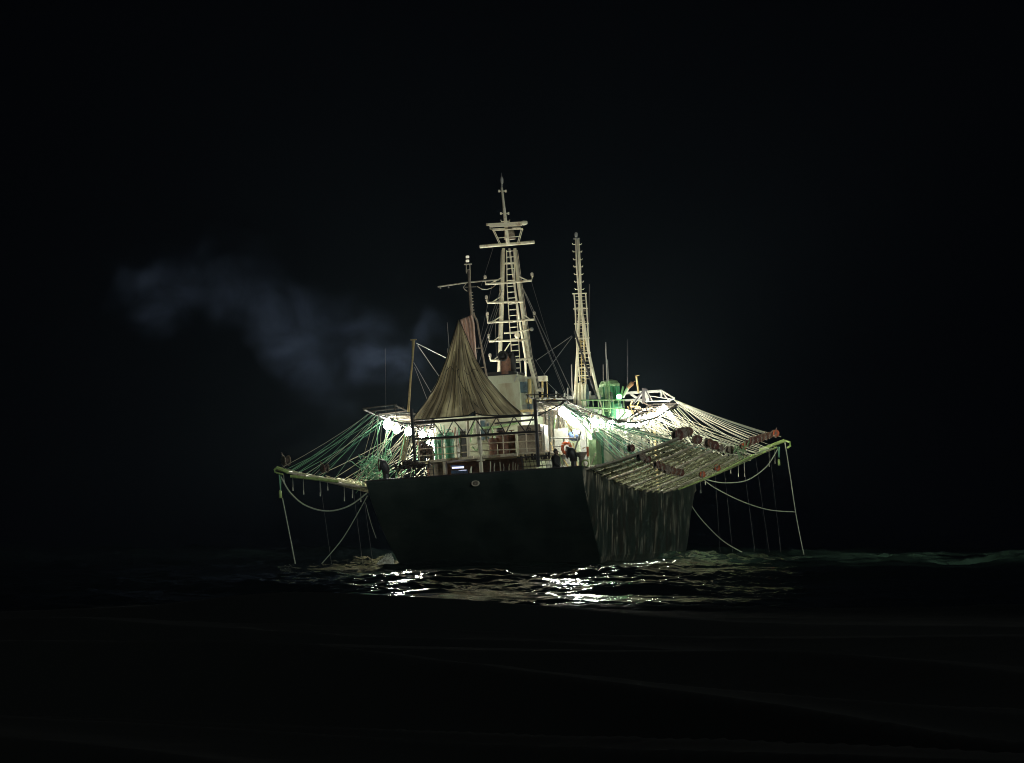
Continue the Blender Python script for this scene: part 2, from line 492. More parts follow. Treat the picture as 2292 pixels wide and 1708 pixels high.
for u in us:
    k = 1 if u > .3 else (.985 if u == 0 else .996)
    d, ww, h = hbd(u) * k, hbw(u) * k, sheer(u)
    side = [(d - .12, h - .85), (d - .12, h), (d, h), *[(ww + (d - ww) * f ** .8, h * f) for f in (.97, .92, .86, .8, .73, .66, .58, .5, .42, .34, .26, .18, .1, .05)], (ww, .0), (ww * .93, -.8), (ww * .75, -1.7), (0, -2.1)]
    row = [(x, u + rake(u, z, h), z) for x, z in side] + [(-x, u + rake(u, z, h), z) for x, z in side[::-1][1:]]
    rings.append(row)
mr = len(rings[0])
hb.add([p for r_ in rings for p in r_], [(i * mr + j, (i + 1) * mr + j, (i + 1) * mr + j + 1, i * mr + j + 1) for i in range(len(us) - 1) for j in range(mr - 1)])
r_ = rings[0]
for i_ in range(2, mr // 2):
    hb.add([r_[i_], r_[mr - 1 - i_], r_[mr - 2 - i_], r_[i_ + 1]], [(0, 1, 2, 3)])
zt = sheer(0)
hb.box(-4.80, 4.80, .64, .72, zt - .85, zt - .01)       # inner face of the transom bulwark
hull = build("hull", hb, "hull", ship)
dk = MB()
dk.add([(s_ * (hbd(u) - .1), u, sheer(u) - .82) for u in us[3:] for s_ in (-1, 1)], [(2 * i, 2 * i + 1, 2 * i + 3, 2 * i + 2) for i in range(len(us) - 4)])
build("deck", dk, "beige", ship)
cp = MB()                                                    # rubbing strake along the bulwark edge
for s_ in (-1, 1):
    cp.tube([(s_ * (hbd(u) + .02), u, sheer(u) - .02) for u in us[1:-1]], .035, 5)
cp.tube([(-4.9, -.02, zt), (4.9, -.02, zt)], .035, 5)
build("bulwark_rail", cp, "dark", ship)
# round fairlead in the transom
c = S(1064, 1082, .3); c = S(1064, 1082, rake(0, c.z, sheer(0)) - .05)
fl = MB().ring(c, .16, .035); fl.v = [(x_, y_, c.z + (z_ - c.z) * .72) for x_, y_, z_ in fl.v]
fo = build("fairlead", fl, "rail", ship, True)
build("fairlead_plate", MB().lathe((c.x, c.y - .02, c.z), [(0, .13), (.02, .13)], 'y'), "pheap", fo)

# ------------------------------------------------------------------ outrigger racks
TIP = 9.35
def tipz(u): return -dz(u) + interp(u, [0, 8, 20, 32, 45], [5.13, 4.98, 4.96, 5.35, 6.25])
def rack_pt(s_, u, f, dz=0):       # f = 0 at hull, 1 at the tip
    z0 = sheer(u) - (.12 if s_ > 0 else .28); z1 = tipz(u) - (0 if s_ > 0 else .12)
    r_a = hbd(u) + .01
    return Vector((s_ * (r_a + (TIP - r_a) * f), u, z0 + (z1 - z0) * f - .09 * math.sin(math.pi * f) + dz))
stations = [0.4 + i * 2.05 for i in range(22)]
for s_ in (1, -1):
    for i, u in enumerate(stations):
        green_lit = (s_ > 0 and i >= 14)  # green lamp light painted into the forward starboard booms and trays
        mb = MB()
        for k, du in enumerate((0, .28, .52)):
            f1 = 1.0 if k == 0 else .93 - .05 * k
            mb.tube([rack_pt(s_, u + du, f, .02 * k) for f in (0, .25, .5, .75, f1)], (.05 if i % 3 == 0 else .035) if k == 0 else .022, 6)
        for f in (.12, .3, .48, .66, .84):
            mb.bar(rack_pt(s_, u - .05, f, .07), rack_pt(s_, u + .60, f, .07), .05, .05)
        m_ = "lime" if (green_lit and i % 3 == 0) else ("rail" if i % 3 == 0 else "olive")
        boom = build("outrigger_boom", mb, m_, ship)
        # drooping crosspiece where the brackets hang
        # slatted netting tray between this boom and the next
        if i < len(stations) - 1:
            nb = MB(); u1 = stations[i + 1]
            for q in range(5):
                uu = u + .65 + q * (u1 - u - .75) / 4
                nb.bar(rack_pt(s_, uu, .02, .05), rack_pt(s_, uu, .94, .05 + .02 * (q % 2)), .045, .03)
            for q in range(52):
                if rnd.random() < .12: continue
                f = .03 + .9 * q / 51 + rnd.uniform(-.006, .006)
                nb.bar(rack_pt(s_, u + .62 + rnd.uniform(0, .25), f, .08), rack_pt(s_, u1 - .06 - rnd.uniform(0, .25), f + rnd.uniform(-.01, .01), .08), rnd.uniform(.014, .035), .02)
            for q in range(14):
                f = rnd.uniform(.05, .8); uu = rnd.uniform(u + .7, u1 - .3); l_ = rnd.uniform(.05, .22)
                nb.bar(rack_pt(s_, uu, f, .10), rack_pt(s_, uu, f + l_, .12), rnd.uniform(.03, .16), .03)
            build("netting_tray", nb, "lgreen" if green_lit else ("mesh" if (i * 7) % 5 in (0, 2, 3) else "olive"), ship)

def spin(mb, p, az, tl):
    rm_ = Matrix.Rotation(az, 3, 'Z') @ Matrix.Rotation(tl, 3, 'Y')
    pv = Vector(p)
    mb.v = [tuple(pv + rm_ @ (Vector(v) - pv)) for v in mb.v]
    return mb
def reel(p, sc, tilt=0, red=False):
    p = V(p); az = R(rnd.uniform(25, 65)) * (1 if p[0] > 0 else -1); tl = R(rnd.uniform(-16, 16)); sc *= rnd.uniform(.62, .80)
    kind = rnd.choice(("reel", "reel", "brown", "reelrim"))
    base = build("line_reel", spin(MB().lathe(p - (0, .13 * sc, 0), [(0, .19 * sc), (.1, .14 * sc), (.26 * sc, .19 * sc)], 'y', 12), p, az, tl), "heap", ship, True)
    for o_ in (-.17, .135):
        build("reel_flange", spin(MB().lathe(p + (0, o_ * sc, 0), [(0, .20 * sc), (-.02, .24 * sc), (0, .285 * sc), (.035 * sc, .285 * sc)], 'y', 16), p, az, tl), "red" if red and o_ < 0 else (kind if o_ < 0 else "reelrim"), base)
        build("flange_hub", spin(MB().lathe(p + (0, (o_ - .03) * sc, 0), [(0, .06 * sc), (.03, .09 * sc)], "y", 8), p, az, tl), "reelrim", base)
    st = MB().bar(p + (0, -.19 * sc, 0), p + (.02, -.19 * sc, -.36 * sc), .045)
    if rnd.random() < .6: st.bar(p + (-.16 * tilt, -.20 * sc, -.2), p + (.14 * tilt, -.20 * sc, .42 * sc), .045)
    build("reel_arm", spin(st, p, az * .4, tl), "reelrim", base)
    return base
def on_rack(px, py, back=.9):
    for u10 in range(0, 470):
        p = S(px, py, u10 / 10)
        r_a = hbd(p.y); f = (p.x - r_a) / (TIP - r_a)
        if -.05 < f < 1.15 and p.z > rack_pt(1, p.y, f).z - .02: break
    return S(px, py, max(.2, p.y - back))
for i, (px, py) in enumerate([(1516, 974), (1526, 969), (1540, 966), (1560, 984), (1586, 992), (1598, 997), (1612, 1003), (1633, 1008), (1662, 1000), (1672, 993), (1684, 986), (1694, 983), (1703, 980), (1713, 977), (1722, 974), (1735, 970)]):
    p = PR(px, py, TIP - .25 - rnd.uniform(0, .1)); reel(p, 1.0 + (.15 if i < 4 else 0), rnd.choice((.6, 1, .3)), red=(i in (8, 15)))
for i, (px, py) in enumerate([(1412, 1003), (1434, 1021), (1448, 1028), (1470, 1040), (1480, 1045), (1492, 1050), (1503, 1053), (1513, 1056), (1522, 1058)]):
    p = on_rack(px, py); reel(p, .95, rnd.choice((.6, 1, .3)))
for px, py in [(1571, 1062), (1604, 1047)]:
    p = on_rack(px, py); reel(p, .9, .5, red=True)
for px, py, rr_ in [(640, 1031, -TIP + .2), (727, 1048, -7.1)]:
    p = PR(px, py, rr_); reel(p, 1.1, -1)
# end rollers of the foremost starboard boom and the aftermost port boom
a, b_ = S(1756, 986, 44.5), S(1768, 990, 44.3)
er = MB().tube([a, b_, S(1769, 998, 44.3), S(1762, 1003, 44.3)], .06).tube([S(1700, 1008, 44.3), a], .10)
build("end_roller", er, "lime", ship)
er = MB().tube([S(645, 1057, .3), S(620, 1047, .3), S(614, 1052, .3), S(616, 1058, .3)], [.09, .08, .05, .04]).tube([S(618, 1058, .3), S(633, 1062, .3)], .04).tube([S(650, 1066, .35), S(757, 1078, .35)], .07)
build("end_roller", er, "lime", ship)
for px, py, u_ in [(1650, 1005, 22), (1668, 1002, 23), (1655, 1015, 22), (1540, 1065, 40), (1560, 1072, 41)]:
    q = S(px, py, u_)
    mb = MB()
    for k in range(5):
        mb.bar(q + Vector((rnd.uniform(-.2, .2), 0, rnd.uniform(-.3, .1))), q + Vector((rnd.uniform(-.3, .3), rnd.uniform(-.2, .2), rnd.uniform(.0, .35))), .06)
    build("hinge_bracket", mb, "lgreen", ship)

# ------------------------------------------------------------------ gantries carrying the lamps
def railz(u): return -dz(u) + interp(u, [0, 8, 16, 24, 32, 42, 46], [7.25, 6.85, 6.75, 6.85, 7.45, 8.7, 8.9])
GRS = {1: 3.42, -1: 4.58}
for s_ in (1, -1):
    GR = GRS[s_]
    gb = MB()
    uu = [1 + i * 1.5 for i in range(29)]
    zo = .0 if s_ > 0 else 0.0
    gb.tube([(s_ * GR, u, railz(u)) for u in uu], .05)
    gb.tube([(s_ * (GR + .55), u, railz(u) + .25) for u in uu], .05)
    gb.tube([(s_ * (GR - .9), u, railz(u) + .35) for u in uu], .04)
    for i, u in enumerate(uu):
        gb.bar((s_ * (GR + .6), u, railz(u) + .30), (s_ * (GR - 1.0), u, railz(u) + .38), .05)
        if i % 2 == 0: gb.bar((s_ * GR, u, railz(u)), (s_ * (GR + .6), u + .6, railz(u) + .30), .035)
        if i % 3 == 0: gb.bar((s_ * (GR - .9), u, railz(u) + .35), (s_ * (GR - .9), u + .4, railz(u) - .3), .035)
    g = build("lamp_gantry", gb, "gantry", ship)
    for i, u in enumerate(uu):
        if i % 4 == 2 and i > 7:
            build("gantry_post", MB().tube([(s_ * (GR - .3), u, sheer(u) - .85), (s_ * (GR - .3), u, railz(u) + .36)], .06), "gantry", g)
# port gantry near end: flat frame of slats
a0, a1, b0, b1 = S(846, 930, 1.2), S(921, 923, 1.2), S(853, 935, 5.5), S(926, 951, 1.3)
gb = MB().bar(a0, a1, .07, .05).bar(a0 + Vector((0, 0, .0)), S(852, 938, 1.2), .06).bar(S(852, 938, 1.2), b1, .06, .05)
gef = build("gantry_end_frame", gb, "white", ship)
for k in range(7):
    gb = MB().bar(S(862 + 5 * k, 928 + 2.6 * k, 1.6 + k), S(924, 925 + 3.4 * k, 1.6 + k), .07, .03)
    build("slat", gb, "rail", gef)
# starboard near gantry
gb = MB().bar(S(1197, 898, 1), S(1264, 896, 1), .09, .06).bar(S(1204, 931, 1), S(1256, 905, 1), .05).bar(S(1256, 905, 1), S(1264, 896, 1), .1)
build("gantry_arm", gb, "dark", ship)
gef = build("gantry_end_frame", MB().bar(S(1208, 905, 1.6), S(1240, 940, 2), .05), "cream", ship)
for k in range(6):
    gb = MB().bar(S(1205, 903 + 3.5 * k, 2 + k), S(1262 - 3 * k, 900 + 3.2 * k, 2 + k), .07, .035)
    build("slat", gb, "cream", gef)
# forward starboard truss
gb = MB()
u_ = 38
gb.bar(S(1400, 880, u_), S(1481, 875, u_), .16, .14).bar(S(1400, 896, u_), S(1442, 895, u_), .13, .12).bar(S(1481, 875, u_), S(1510, 892, u_), .09).bar(S(1510, 892, u_), S(1492, 899, u_), .07)
gb.bar(S(1412, 882, u_), S(1440, 901, u_), .13).bar(S(1420, 900, u_), S(1438, 880, u_), .13).bar(S(1446, 875, u_), S(1450, 900, u_), .18).bar(S(1481, 876, u_), S(1480, 889, u_), .1)
gb.bar(S(1450, 886, u_), S(1508, 894, u_), .05).bar(S(1445, 899, u_), S(1496, 897, u_), .06).bar(S(1484, 880, u_), S(1500, 900, u_), .06).bar(S(1450, 880, u_), S(1460, 897, u_), .06)
tr = build("forward_truss", gb, "white", ship)
gb = MB().bar(S(1441, 871, 36.5), S(1440, 902, 36.5), .14).bar(S(1440, 874, 36.5), S(1405, 922, 36.5), .07).bar(S(1444, 872, 36.5), S(1457, 894, 36.5), .06).bar(S(1437, 871, 36.5), S(1449, 873, 36.5), .12)
build("truss_strut", gb, "dark", tr)
gb = MB()
for k in range(24):
    p = S(rnd.uniform(1402, 1470), rnd.uniform(905, 935), rnd.uniform(32, 38))
    q = p + Vector((rnd.uniform(-.5, .5), rnd.uniform(-1, 1), rnd.uniform(-.35, .35)))
    build("pipe", MB().tube([p, q], rnd.uniform(.02, .05), 5), "yellow" if k % 3 else "reelrim", ship)

# ------------------------------------------------------------------ stern frame (dark lattice)
sf = MB()
sf.tube([S(921, 915, .9), S(925, 970, .9), S(930, 1048, .9)], .075, 8)
tchord = [S(921, 946, .9), S(1000, 941, .9), S(1067, 937, .9), S(1130, 933, .9), S(1198, 929, .9)]
bchord = [S(927, 983, .9), S(1000, 979, .9), S(1067, 974, .9), S(1130, 970, .9), S(1200, 966, .9)]
st_frame = build("stern_frame", sf, "dark", ship)
build("frame_post", MB().tube([S(1197, 894, .9), S(1200, 950, .9), S(1205, 1045, .9)], .085, 8), "dark", st_frame)
build("lattice_chord", MB().tube(tchord, .05, 6), "dark", st_frame)
build("lattice_chord", MB().tube(bchord, .05, 6), "dark", st_frame)
zg = MB()
tx = [(925, 946), (968, 943), (1015, 940), (1064, 937), (1111, 934), (1150, 932), (1194, 930)]
bx = [(955, 981), (995, 979), (1044, 976), (1089, 973), (1132, 970), (1176, 967)]
for i, q in enumerate(bx):
    zg.tube([S(*tx[i], .9), S(*q, .9)], .028, 5); zg.tube([S(*q, .9), S(*tx[i + 1], .9)], .028, 5)
build("lattice_brace", zg, "dark", st_frame)
lb = MB().bar(S(925, 949, 1.15), S(1066, 939, 1.15), .05, .06)
build("cream_rail", lb, "rail", st_frame)
build("stern_post", MB().tube([S(1069, 934, 1.5), S(1071, 970, 1.5), S(1076, 1016, 1.5)], .10, 10).tube([S(1076, 1016, 1.5), S(1077, 1034, 1.5)], .055).bar(S(1067, 1031, 1.5), S(1084, 1030, 1.5), .07).tube([S(1076, 1034, 1.5), S(1078, 1064, 1.5)], .09), "cream", ship)
build("stern_post", MB().tube([S(1047, 937, 2.4), S(1049, 1022, 2.4)], .07, 8), "cream", ship)

# ------------------------------------------------------------------ upper after deck with its railing
U3 = 3.0
ud = MB()
def slabto(pa, pb, hpx, u0, u1):
    A, B = S(pa[0], pa[1], u0), S(pb[0], pb[1], u0)
    h = hpx / 48.5
    for (x0, z0), (x1, z1) in (((A.x, A.z), (B.x, B.z)),):
        ud.add([(x0, u0, z0 - h), (x1, u0, z1 - h), (x1, u0, z1), (x0, u0, z0), (x0, u1, z0 - h), (x1, u1, z1 - h), (x1, u1, z1), (x0, u1, z0)],
               [(0, 1, 2, 3), (7, 6, 5, 4), (3, 2, 6, 7), (0, 4, 5, 1), (0, 3, 7, 4), (1, 5, 6, 2)])
slabto((959, 1030), (1059, 1021), 6, U3, 12)
slabto((1081, 1019.5), (1157, 1014), 6.5, U3 + .02, 12)
slabto((1059, 1022), (1081, 1021), 5, U3 + .15, 12)
slabto((930, 1033), (960, 1031), 4, U3 + .3, 12)
slabto((1157, 1014), (1232, 1010), 4, U3 + .3, 12)
build("after_platform", ud, "rail", ship)
rl = MB()
for pts in ([(931, 988), (1000, 982), (1100, 975), (1216, 968)], [(936, 1006), (1010, 999.5), (1070, 993), (1157, 989), (1215, 986)], [(937, 1021), (1010, 1015), (1075, 1009), (1157, 1005.5), (1203, 1003)]):
    rl.tube([S(x_, y_, U3) for x_, y_ in pts], .023, 5)
railing = build("railing", rl, "rail", ship)
for x_, t_, b__ in [(937, 987, 1030), (968.5, 985, 1030), (989, 983, 1028), (1022, 981, 1024), (1126, 973, 1016), (1157, 971, 1014), (1178, 970, 1012), (1214, 968, 1010)]:
    build("railing_post", MB().tube([S(x_ - 1, t_, U3), S(x_ + 1.5, b__, U3)], .024, 5), "rail", railing)
# posts under the platform, lower recess
pz = MB().tube([S(993, 1030, 3.1), S(995, 1062, 3.1)], .07)
build("platform_post", pz, "rail", ship)
rw = MB()
A, B = S(955, 1034, 6), S(1170, 1015, 6)
rw.box(A.x, B.x, 6.0, 6.1, sheer(6) - .8, A.z - .1)
build("recess_wall", rw, "brown", ship)
A, B = S(960, 1036, 3.3), S(992, 1064, 3.3)
build("locker", MB().box(A.x, B.x, 3.3, 4.4, B.z, A.z), "beige", ship)

# ------------------------------------------------------------------ deckhouses
def house(name, x0, x1, ytop, u0, u1, m, zb=None):
    A, B = S(x0, ytop, u0), S(x1, ytop, u0)
    zc = (A.z + B.z) / 2
    return A.x, B.x, zc, build(name, MB().box(A.x, B.x, u0, u1, zb if zb is not None else sheer(u0) - .8, zc), m, ship)
ax0, ax1, az, hA = house("after_deckhouse", 972, 1166, 931, 8.2, 16, "wall")
mb = MB()
D = lambda x0, x1, y0, y1, u0, u1: (lambda A, B: MB().box(A.x, B.x, u0, u1, B.z, A.z))(S(x0, y0, u0), S(x1, y1, u0))
build("door", D(1030, 1045, 966, 1024, 8.12, 8.22), "black", hA)
build("door_frame", MB().bar(S(1025, 963, 8.1), S(1050, 962, 8.1), .08).bar(S(1025, 963, 8.1), S(1027, 1025, 8.1), .16), "white", hA)
for x0, x1, y0, y1 in [(1076, 1085, 942, 956), (1076, 1085, 962, 984), (1090, 1095, 948, 985)]:
    wf = build("window", D(x0 - 2, x1 + 2, y0 - 2, y1 + 2, 8.10, 8.2), "white", hA)
    build("pane", D(x0, x1, y0, y1, 8.07, 8.12), "teal", wf)
pp = MB().tube([S(1075, 958, 7.9), S(1110, 956, 7.9), S(1160, 946, 7.9)], .06).tube([S(1052, 990, 7.8), S(1056, 962, 7.8), S(1062, 945, 7.8)], .06).tube([S(1100, 950, 7.9), S(1106, 985, 7.9)], .04).tube([S(1056, 1000, 7.6), S(1066, 1010, 7.6), S(1075, 995, 7.6)], .05)
build("pipework", pp, "lgreen", hA)
build("wall_cable", MB().tube([S(1107, 948, 7.7), S(1140, 945, 7.7), S(1200, 939, 7.7)], .045), "black", hA)
# main house (starboard side seen) and bridge
bx0, bx1, bz, hB = house("main_deckhouse", 1166, 1262, 903, 14.5, 33, "white")
lx0, lx1, lz, hL = house("lower_deckhouse", 1263, 1326, 948, 14.8, 33, "wall")
wb = MB()
for k in range(5):
    x_ = 1214 + k * 9.5
    wb.bar(S(x_, 905, 14.38), S(x_ + 3, 1012, 14.38), .10 if k % 3 else .2, .08)
build("wall_stiffener", wb, "beige", hB)
for x0, x1, y0, y1 in [(1241, 1247, 908, 922), (1229, 1234, 930, 938), (1180, 1190, 905, 915), (1216, 1222, 914, 926)]:
    build("window", D(x0, x1, y0, y1, 14.36, 14.5), "teal", hB)
for k in range(6):      # windows along the starboard side
    u0 = 17 + 2.6 * k
    build("window", MB().box(lx1 - .02, lx1 + .03, u0, u0 + .9, lz - 1.3, lz - .6), "teal", hL)
cx0, cx1, cz, hC = house("wheelhouse", 1290, 1372, 912, 27, 33.5, "green", zb=lz - .05)
cb = MB().bar(S(1200, 893, 24.5), S(1345, 888, 24.5), .1, .16)
build("bridge_rail", cb, "white", hC)
for k in range(5):
    x_ = 1245 + 19 * k
    build("antenna_stub", MB().tube([S(x_, 888, 24.5), S(x_, 876 + (k % 2) * 4, 24.5)], .05), "white", hC)
# upper railing (green) over the house
gr = MB().tube([S(1300, 896, 20), S(1400, 895, 20)], .035).tube([S(1310, 912, 20), S(1398, 915, 20)], .035)
for k in range(9):
    gr.tube([S(1304 + 11.5 * k, 895, 20), S(1306 + 11.5 * k, 930, 20)], .025, 5)
build("upper_railing", gr, "lgreen", ship)
# starboard walkway: stanchions, ladders and pipes along the side deck
for k in range(17):
    u0 = 14 + 1.75 * k
    sp_ = MB().tube([(2.75, u0, sheer(u0) - .8), (2.75, u0, railz(u0) - .4)], .075 if k % 3 == 0 else .045, 6)
    build("stanchion", sp_, "yellow" if k % 2 else "olive", ship)
for px in (1412, 1440):
    lm = MB(); A = PR(px, 1040, 4.3); B = PR(px, 960, 4.3)
    for dy in (0, 1.6):
        lm.tube([(4.3, A.y + dy, A.z), (4.3, A.y + dy, B.z)], .035, 5)
    for q in range(9):
        z_ = A.z + (B.z - A.z) * q / 8
        lm.tube([(4.3, A.y, z_), (4.3, A.y + 1.6, z_)], .025, 5)
        if q < 8: lm.tube([(4.3, A.y, z_), (4.3, A.y + .8, A.z + (B.z - A.z) * (q + 1) / 8)], .018, 4)
    build("side_ladder", lm, "white", ship)
# deck equipment
def drum(name, px, py, w_px, h_px, u0, m, top=None):
    A = S(px, py, u0); sc = 49.5 * 150 / (150 + u0)
    r_, h_ = w_px / 2 / sc, h_px / sc
    o = build(name, MB().lathe((A.x, u0, A.z), [(0, r_), (h_ * .62, r_), (h_ * .62, r_ * 1.18), (h_ * .95, r_ * 1.18), (h_, r_ * .9)], 'z', 16), m, ship, False)
    build("hatch_wheel", MB().lathe((A.x, u0, A.z + h_), [(0, .03), (.12, .03), (.12, .12), (.16, .12)], 'z', 10), m, o)
drum("winch_drum", 988, 1027, 13, 56, 5.2, "green")
drum("winch_drum", 1008, 1026, 20, 58, 5.6, "green")
drum("winch_drum", 977, 1029, 7, 44, 5.0, "green")
drum("machinery_tank", 1128, 1017, 26, 44, 5.2, "brown")
drum("machinery_tank", 1105, 1019, 18, 38, 5.0, "brown")
drum("machinery_tank", 1148, 1016, 14, 46, 5.4, "brown")
build("exhaust_cap", MB().blob(S(1120, 963, 5.1), .20, .16, .12, .05, seed=3), "dark", ship, True)
bxh = build("equipment_box", D(1158, 1213, 953, 1011, 4.6, 6.6), "beige", ship)
build("box_seam", D(1158.5, 1212.5, 969, 971, 4.57, 4.62), "dark", bxh)
build("box_port", MB().ring(S(1185, 961, 4.58), .07, .02), "dark", bxh)
build("white_cabinet", D(1214, 1221, 952, 1008, 4.5, 5.5), "white", ship)
# blue cover, green locker etc. on the starboard side deck
q = S(1288, 975, 9); build("covered_motor", MB().blob(q, .42, .35, .26, .06, seed=8), "blue", ship, True)
build("green_locker", D(1317, 1337, 985, 1040, 10, 11.5), "lgreen", ship)
build("deck_plate_rack", D(1325, 1352, 968, 1040, 12.4, 12.6), "green", ship)
build("white_panel", D(1240, 1275, 960, 1038, 7.6, 7.7), "white", ship)
build("white_panel", D(1296, 1316, 950, 1045, 8.4, 8.6), "white", ship)
build("orange_post", MB().bar(S(1315, 1000, 4), S(1316, 1022, 4), .10), "red", ship)
build("side_rail", MB().tube([S(1232, 981, 5), S(1290, 981, 5)], .03).tube([S(1234, 998, 5), S(1262, 1000, 5)], .025).tube([S(1262, 981, 5), S(1260, 1030, 5)], .035).tube([S(1300, 966, 5), S(1286, 1008, 5)], .04), "white", ship)
for k in range(26):
    p = S(rnd.uniform(1228, 1345), rnd.uniform(905, 1030), rnd.uniform(5, 12))
    q = p + Vector((rnd.uniform(-.3, .3), rnd.uniform(-.6, .6), rnd.uniform(-.9, .3)))
    build("pipe", MB().tube([p, q], rnd.uniform(.015, .045), 5), rnd.choice(("cream", "lgreen", "reelrim", "yellow")), ship)
for k in range(24):
    p = S(rnd.uniform(1300, 1400), rnd.uniform(925, 990), rnd.uniform(16, 24))
    q = p + Vector((rnd.uniform(-.5, .5), rnd.uniform(-1, 1), rnd.uniform(-.6, .5)))
    build("pipe", MB().tube([p, q], rnd.uniform(.02, .06), 5), "lgreen", ship)
for k in range(20):
    p = S(rnd.uniform(935, 1030), rnd.uniform(948, 975), rnd.uniform(6, 7.8))
    q = p + Vector((rnd.uniform(-.15, .15), rnd.uniform(-.3, .3), rnd.uniform(-.9, -.1)))
    build("pipe", MB().tube([p, q], rnd.uniform(.012, .035), 5), rnd.choice(("rail", "brown", "green")), ship)

# ------------------------------------------------------------------ funnel
UF = 14
fx0, fx1, fz, fun = house("funnel_casing", 1060, 1162, 856, UF, 18, "wall", zb=az - .05)
A, B = S(1075, 844, UF), S(1158, 856, UF)
build("casing_top_band", MB().box(A.x, B.x + .05, UF - .05, 18, B.z + .003, A.z), "wall", fun)
A, B = S(1088, 834, UF), S(1150, 845, UF)
build("sooty_cap", MB().box(A.x, B.x, UF + .1, 17, B.z, A.z), "black", fun)
pv = S(1132, 838, UF + .3)
mb = MB().tube([pv, S(1131, 805, UF + .3), S(1126, 795, UF)], [.27, .26, .25], 14, cap=False)
ex = build("exhaust_pipe", mb, "brown", fun, True)
build("pipe_mouth", MB().ring(S(1125, 797, UF - .08), .22, .045).lathe(S(1125, 797, UF - .02), [(0, .2), (.03, .2)], 'y'), "black", ex, True)
build("exhaust_pipe", MB().tube([S(1148, 838, UF + 1), S(1147, 800, UF + 1), S(1143, 793, UF + .8)], .17, 12), "black", fun, True)
fp = MB()
P = [S(1150, 852, UF - .1), S(1159, 832, UF - .1), S(1157, 842, UF - .1), S(1152, 855, UF - .1)]
fp.add([*P, *[p + Vector((0, .06, 0)) for p in P]], [(0, 1, 2, 3), (7, 6, 5, 4), (0, 4, 5, 1), (1, 5, 6, 2), (2, 6, 7, 3), (3, 7, 4, 0)])
build("flap", fp, "white", fun)
build("side_locker", D(1162, 1179, 855, 878, 14.2, 15), "teal", ship)
build("vent_column", MB().tube([S(1185, 848, 14.6), S(1186, 905, 14.6), S(1188, 930, 14.6)], .10, 10).blob(S(1183, 897, 14.4), .15, .15, .13, .05), "yellow", ship, True)
build("upper_platform", MB().bar(S(1165, 920, 13), S(1198, 919, 13), .1, .12).bar(S(1165, 931, 13), S(1198, 930, 13), .1, .08).bar(S(1172, 920, 13), S(1172, 945, 13), .06).bar(S(1190, 920, 13), S(1190, 945, 13), .06), "yellow", ship)

# ------------------------------------------------------------------ main mast
UM = 18
mm = MB()
mm.tube([S(1127, 556, UM), S(1125, 630, UM), S(1123, 700, UM), S(1119, 800, UM), S(1112, 935, UM)], [.085, .095, .10, .10, .105], 8)
mm.tube([S(1152, 556, UM), S(1160, 630, UM), S(1170, 700, UM), S(1183, 800, UM), S(1198, 860, UM), S(1209, 935, UM)], [.085, .09, .095, .10, .10, .11], 8)
mm.tube([S(1140, 556, UM + 1.2), S(1160, 700, UM + 2), S(1176, 800, UM + 2.6), S(1180, 935, UM + 3.2)], .055, 6)
mast = build("main_mast", mm, "cream", ship, True)
cable = MB()
for dx in (0, 2.5):
    cable.tube([S(1156 + dx, 560, UM - .1), S(1165 + dx, 630, UM - .1), S(1175 + dx, 700, UM - .1), S(1189 + dx, 800, UM - .1), S(1207 + dx, 870, UM - .1)], .014, 4)
cable.tube([S(1122, 560, UM - .1), S(1119, 640, UM - .1), S(1117, 720, UM - .1), S(1114, 830, UM - .1)], .014, 4)
build("mast_cable", cable, "rail", mast)
ld = MB()
lst = [(1134, 560), (1135, 640), (1142, 750), (1145, 792), (1149, 855)]; rst = [(1150, 560), (1153, 640), (1160, 750), (1163, 800), (1167, 857)]
ld.tube([S(x_, y_, UM - .2) for x_, y_ in lst], .024, 5); ld.tube([S(x_, y_, UM - .2) for x_, y_ in rst], .024, 5)
for k in range(23):
    y_ = 562 + 13.1 * k
    xl = np.interp(y_, [p[1] for p in lst], [p[0] for p in lst]); xr = np.interp(y_, [p[1] for p in rst], [p[0] for p in rst])
    ld.tube([S(xl, y_ + .7, UM - .2), S(xr, y_ - .7, UM - .2)], .024, 5)
build("ladder", ld, "cream", mast)
def yard(pts, r_=.06, name="yard"): return build(name, MB().tube([S(x_, y_, UM - .15) for x_, y_ in pts], r_, 6), "cream", mast)
yard([(1074, 552), (1137, 547), (1196, 542)], .085)
for pts in ([(1087, 627), (1087, 636), (1140, 633), (1190, 628), (1192, 618)], [(1089, 671), (1091, 678), (1171, 675)], [(1091, 707), (1092, 722), (1150, 719), (1196, 715), (1196, 707)],
            [(1094, 756), (1095, 764), (1182, 761)], [(1097, 800), (1098, 807), (1116, 807)], [(1146, 807), (1190, 802)], [(1160, 847), (1199, 845)]):
    y = yard(pts, .055)
for a_, b__ in [((1099, 634), (1124, 621)), ((1181, 628), (1160, 618)), ((1101, 677), (1122, 663)), ((1102, 721), (1122, 707)), ((1188, 716), (1174, 706)), ((1105, 763), (1120, 752)), ((1105, 806), (1118, 795)), ((1127, 790), (1141, 768)), ((1170, 805), (1185, 814))]:
    yard([a_, b__], .03, "yard_brace")
for x_, y_ in [(1086, 622), (1191, 616), (1089, 667), (1091, 704), (1196, 703), (1094, 753), (1097, 797)]:
    build("yard_lantern", MB().lathe(S(x_, y_ + 2, UM - .15), [(0, .05), (.03, .075), (.14, .075), (.18, .04)], 'z', 10), "rail", mast)
yard([(1129, 590), (1154, 589)], .05)
tm = MB().tube([S(1137, 548, UM - .2), S(1131, 490, UM - .2), S(1123, 420, UM - .2)], [.10, .085, .055], 8)
tmo = build("topmast", tm, "cream", mast, True)
tb = MB()
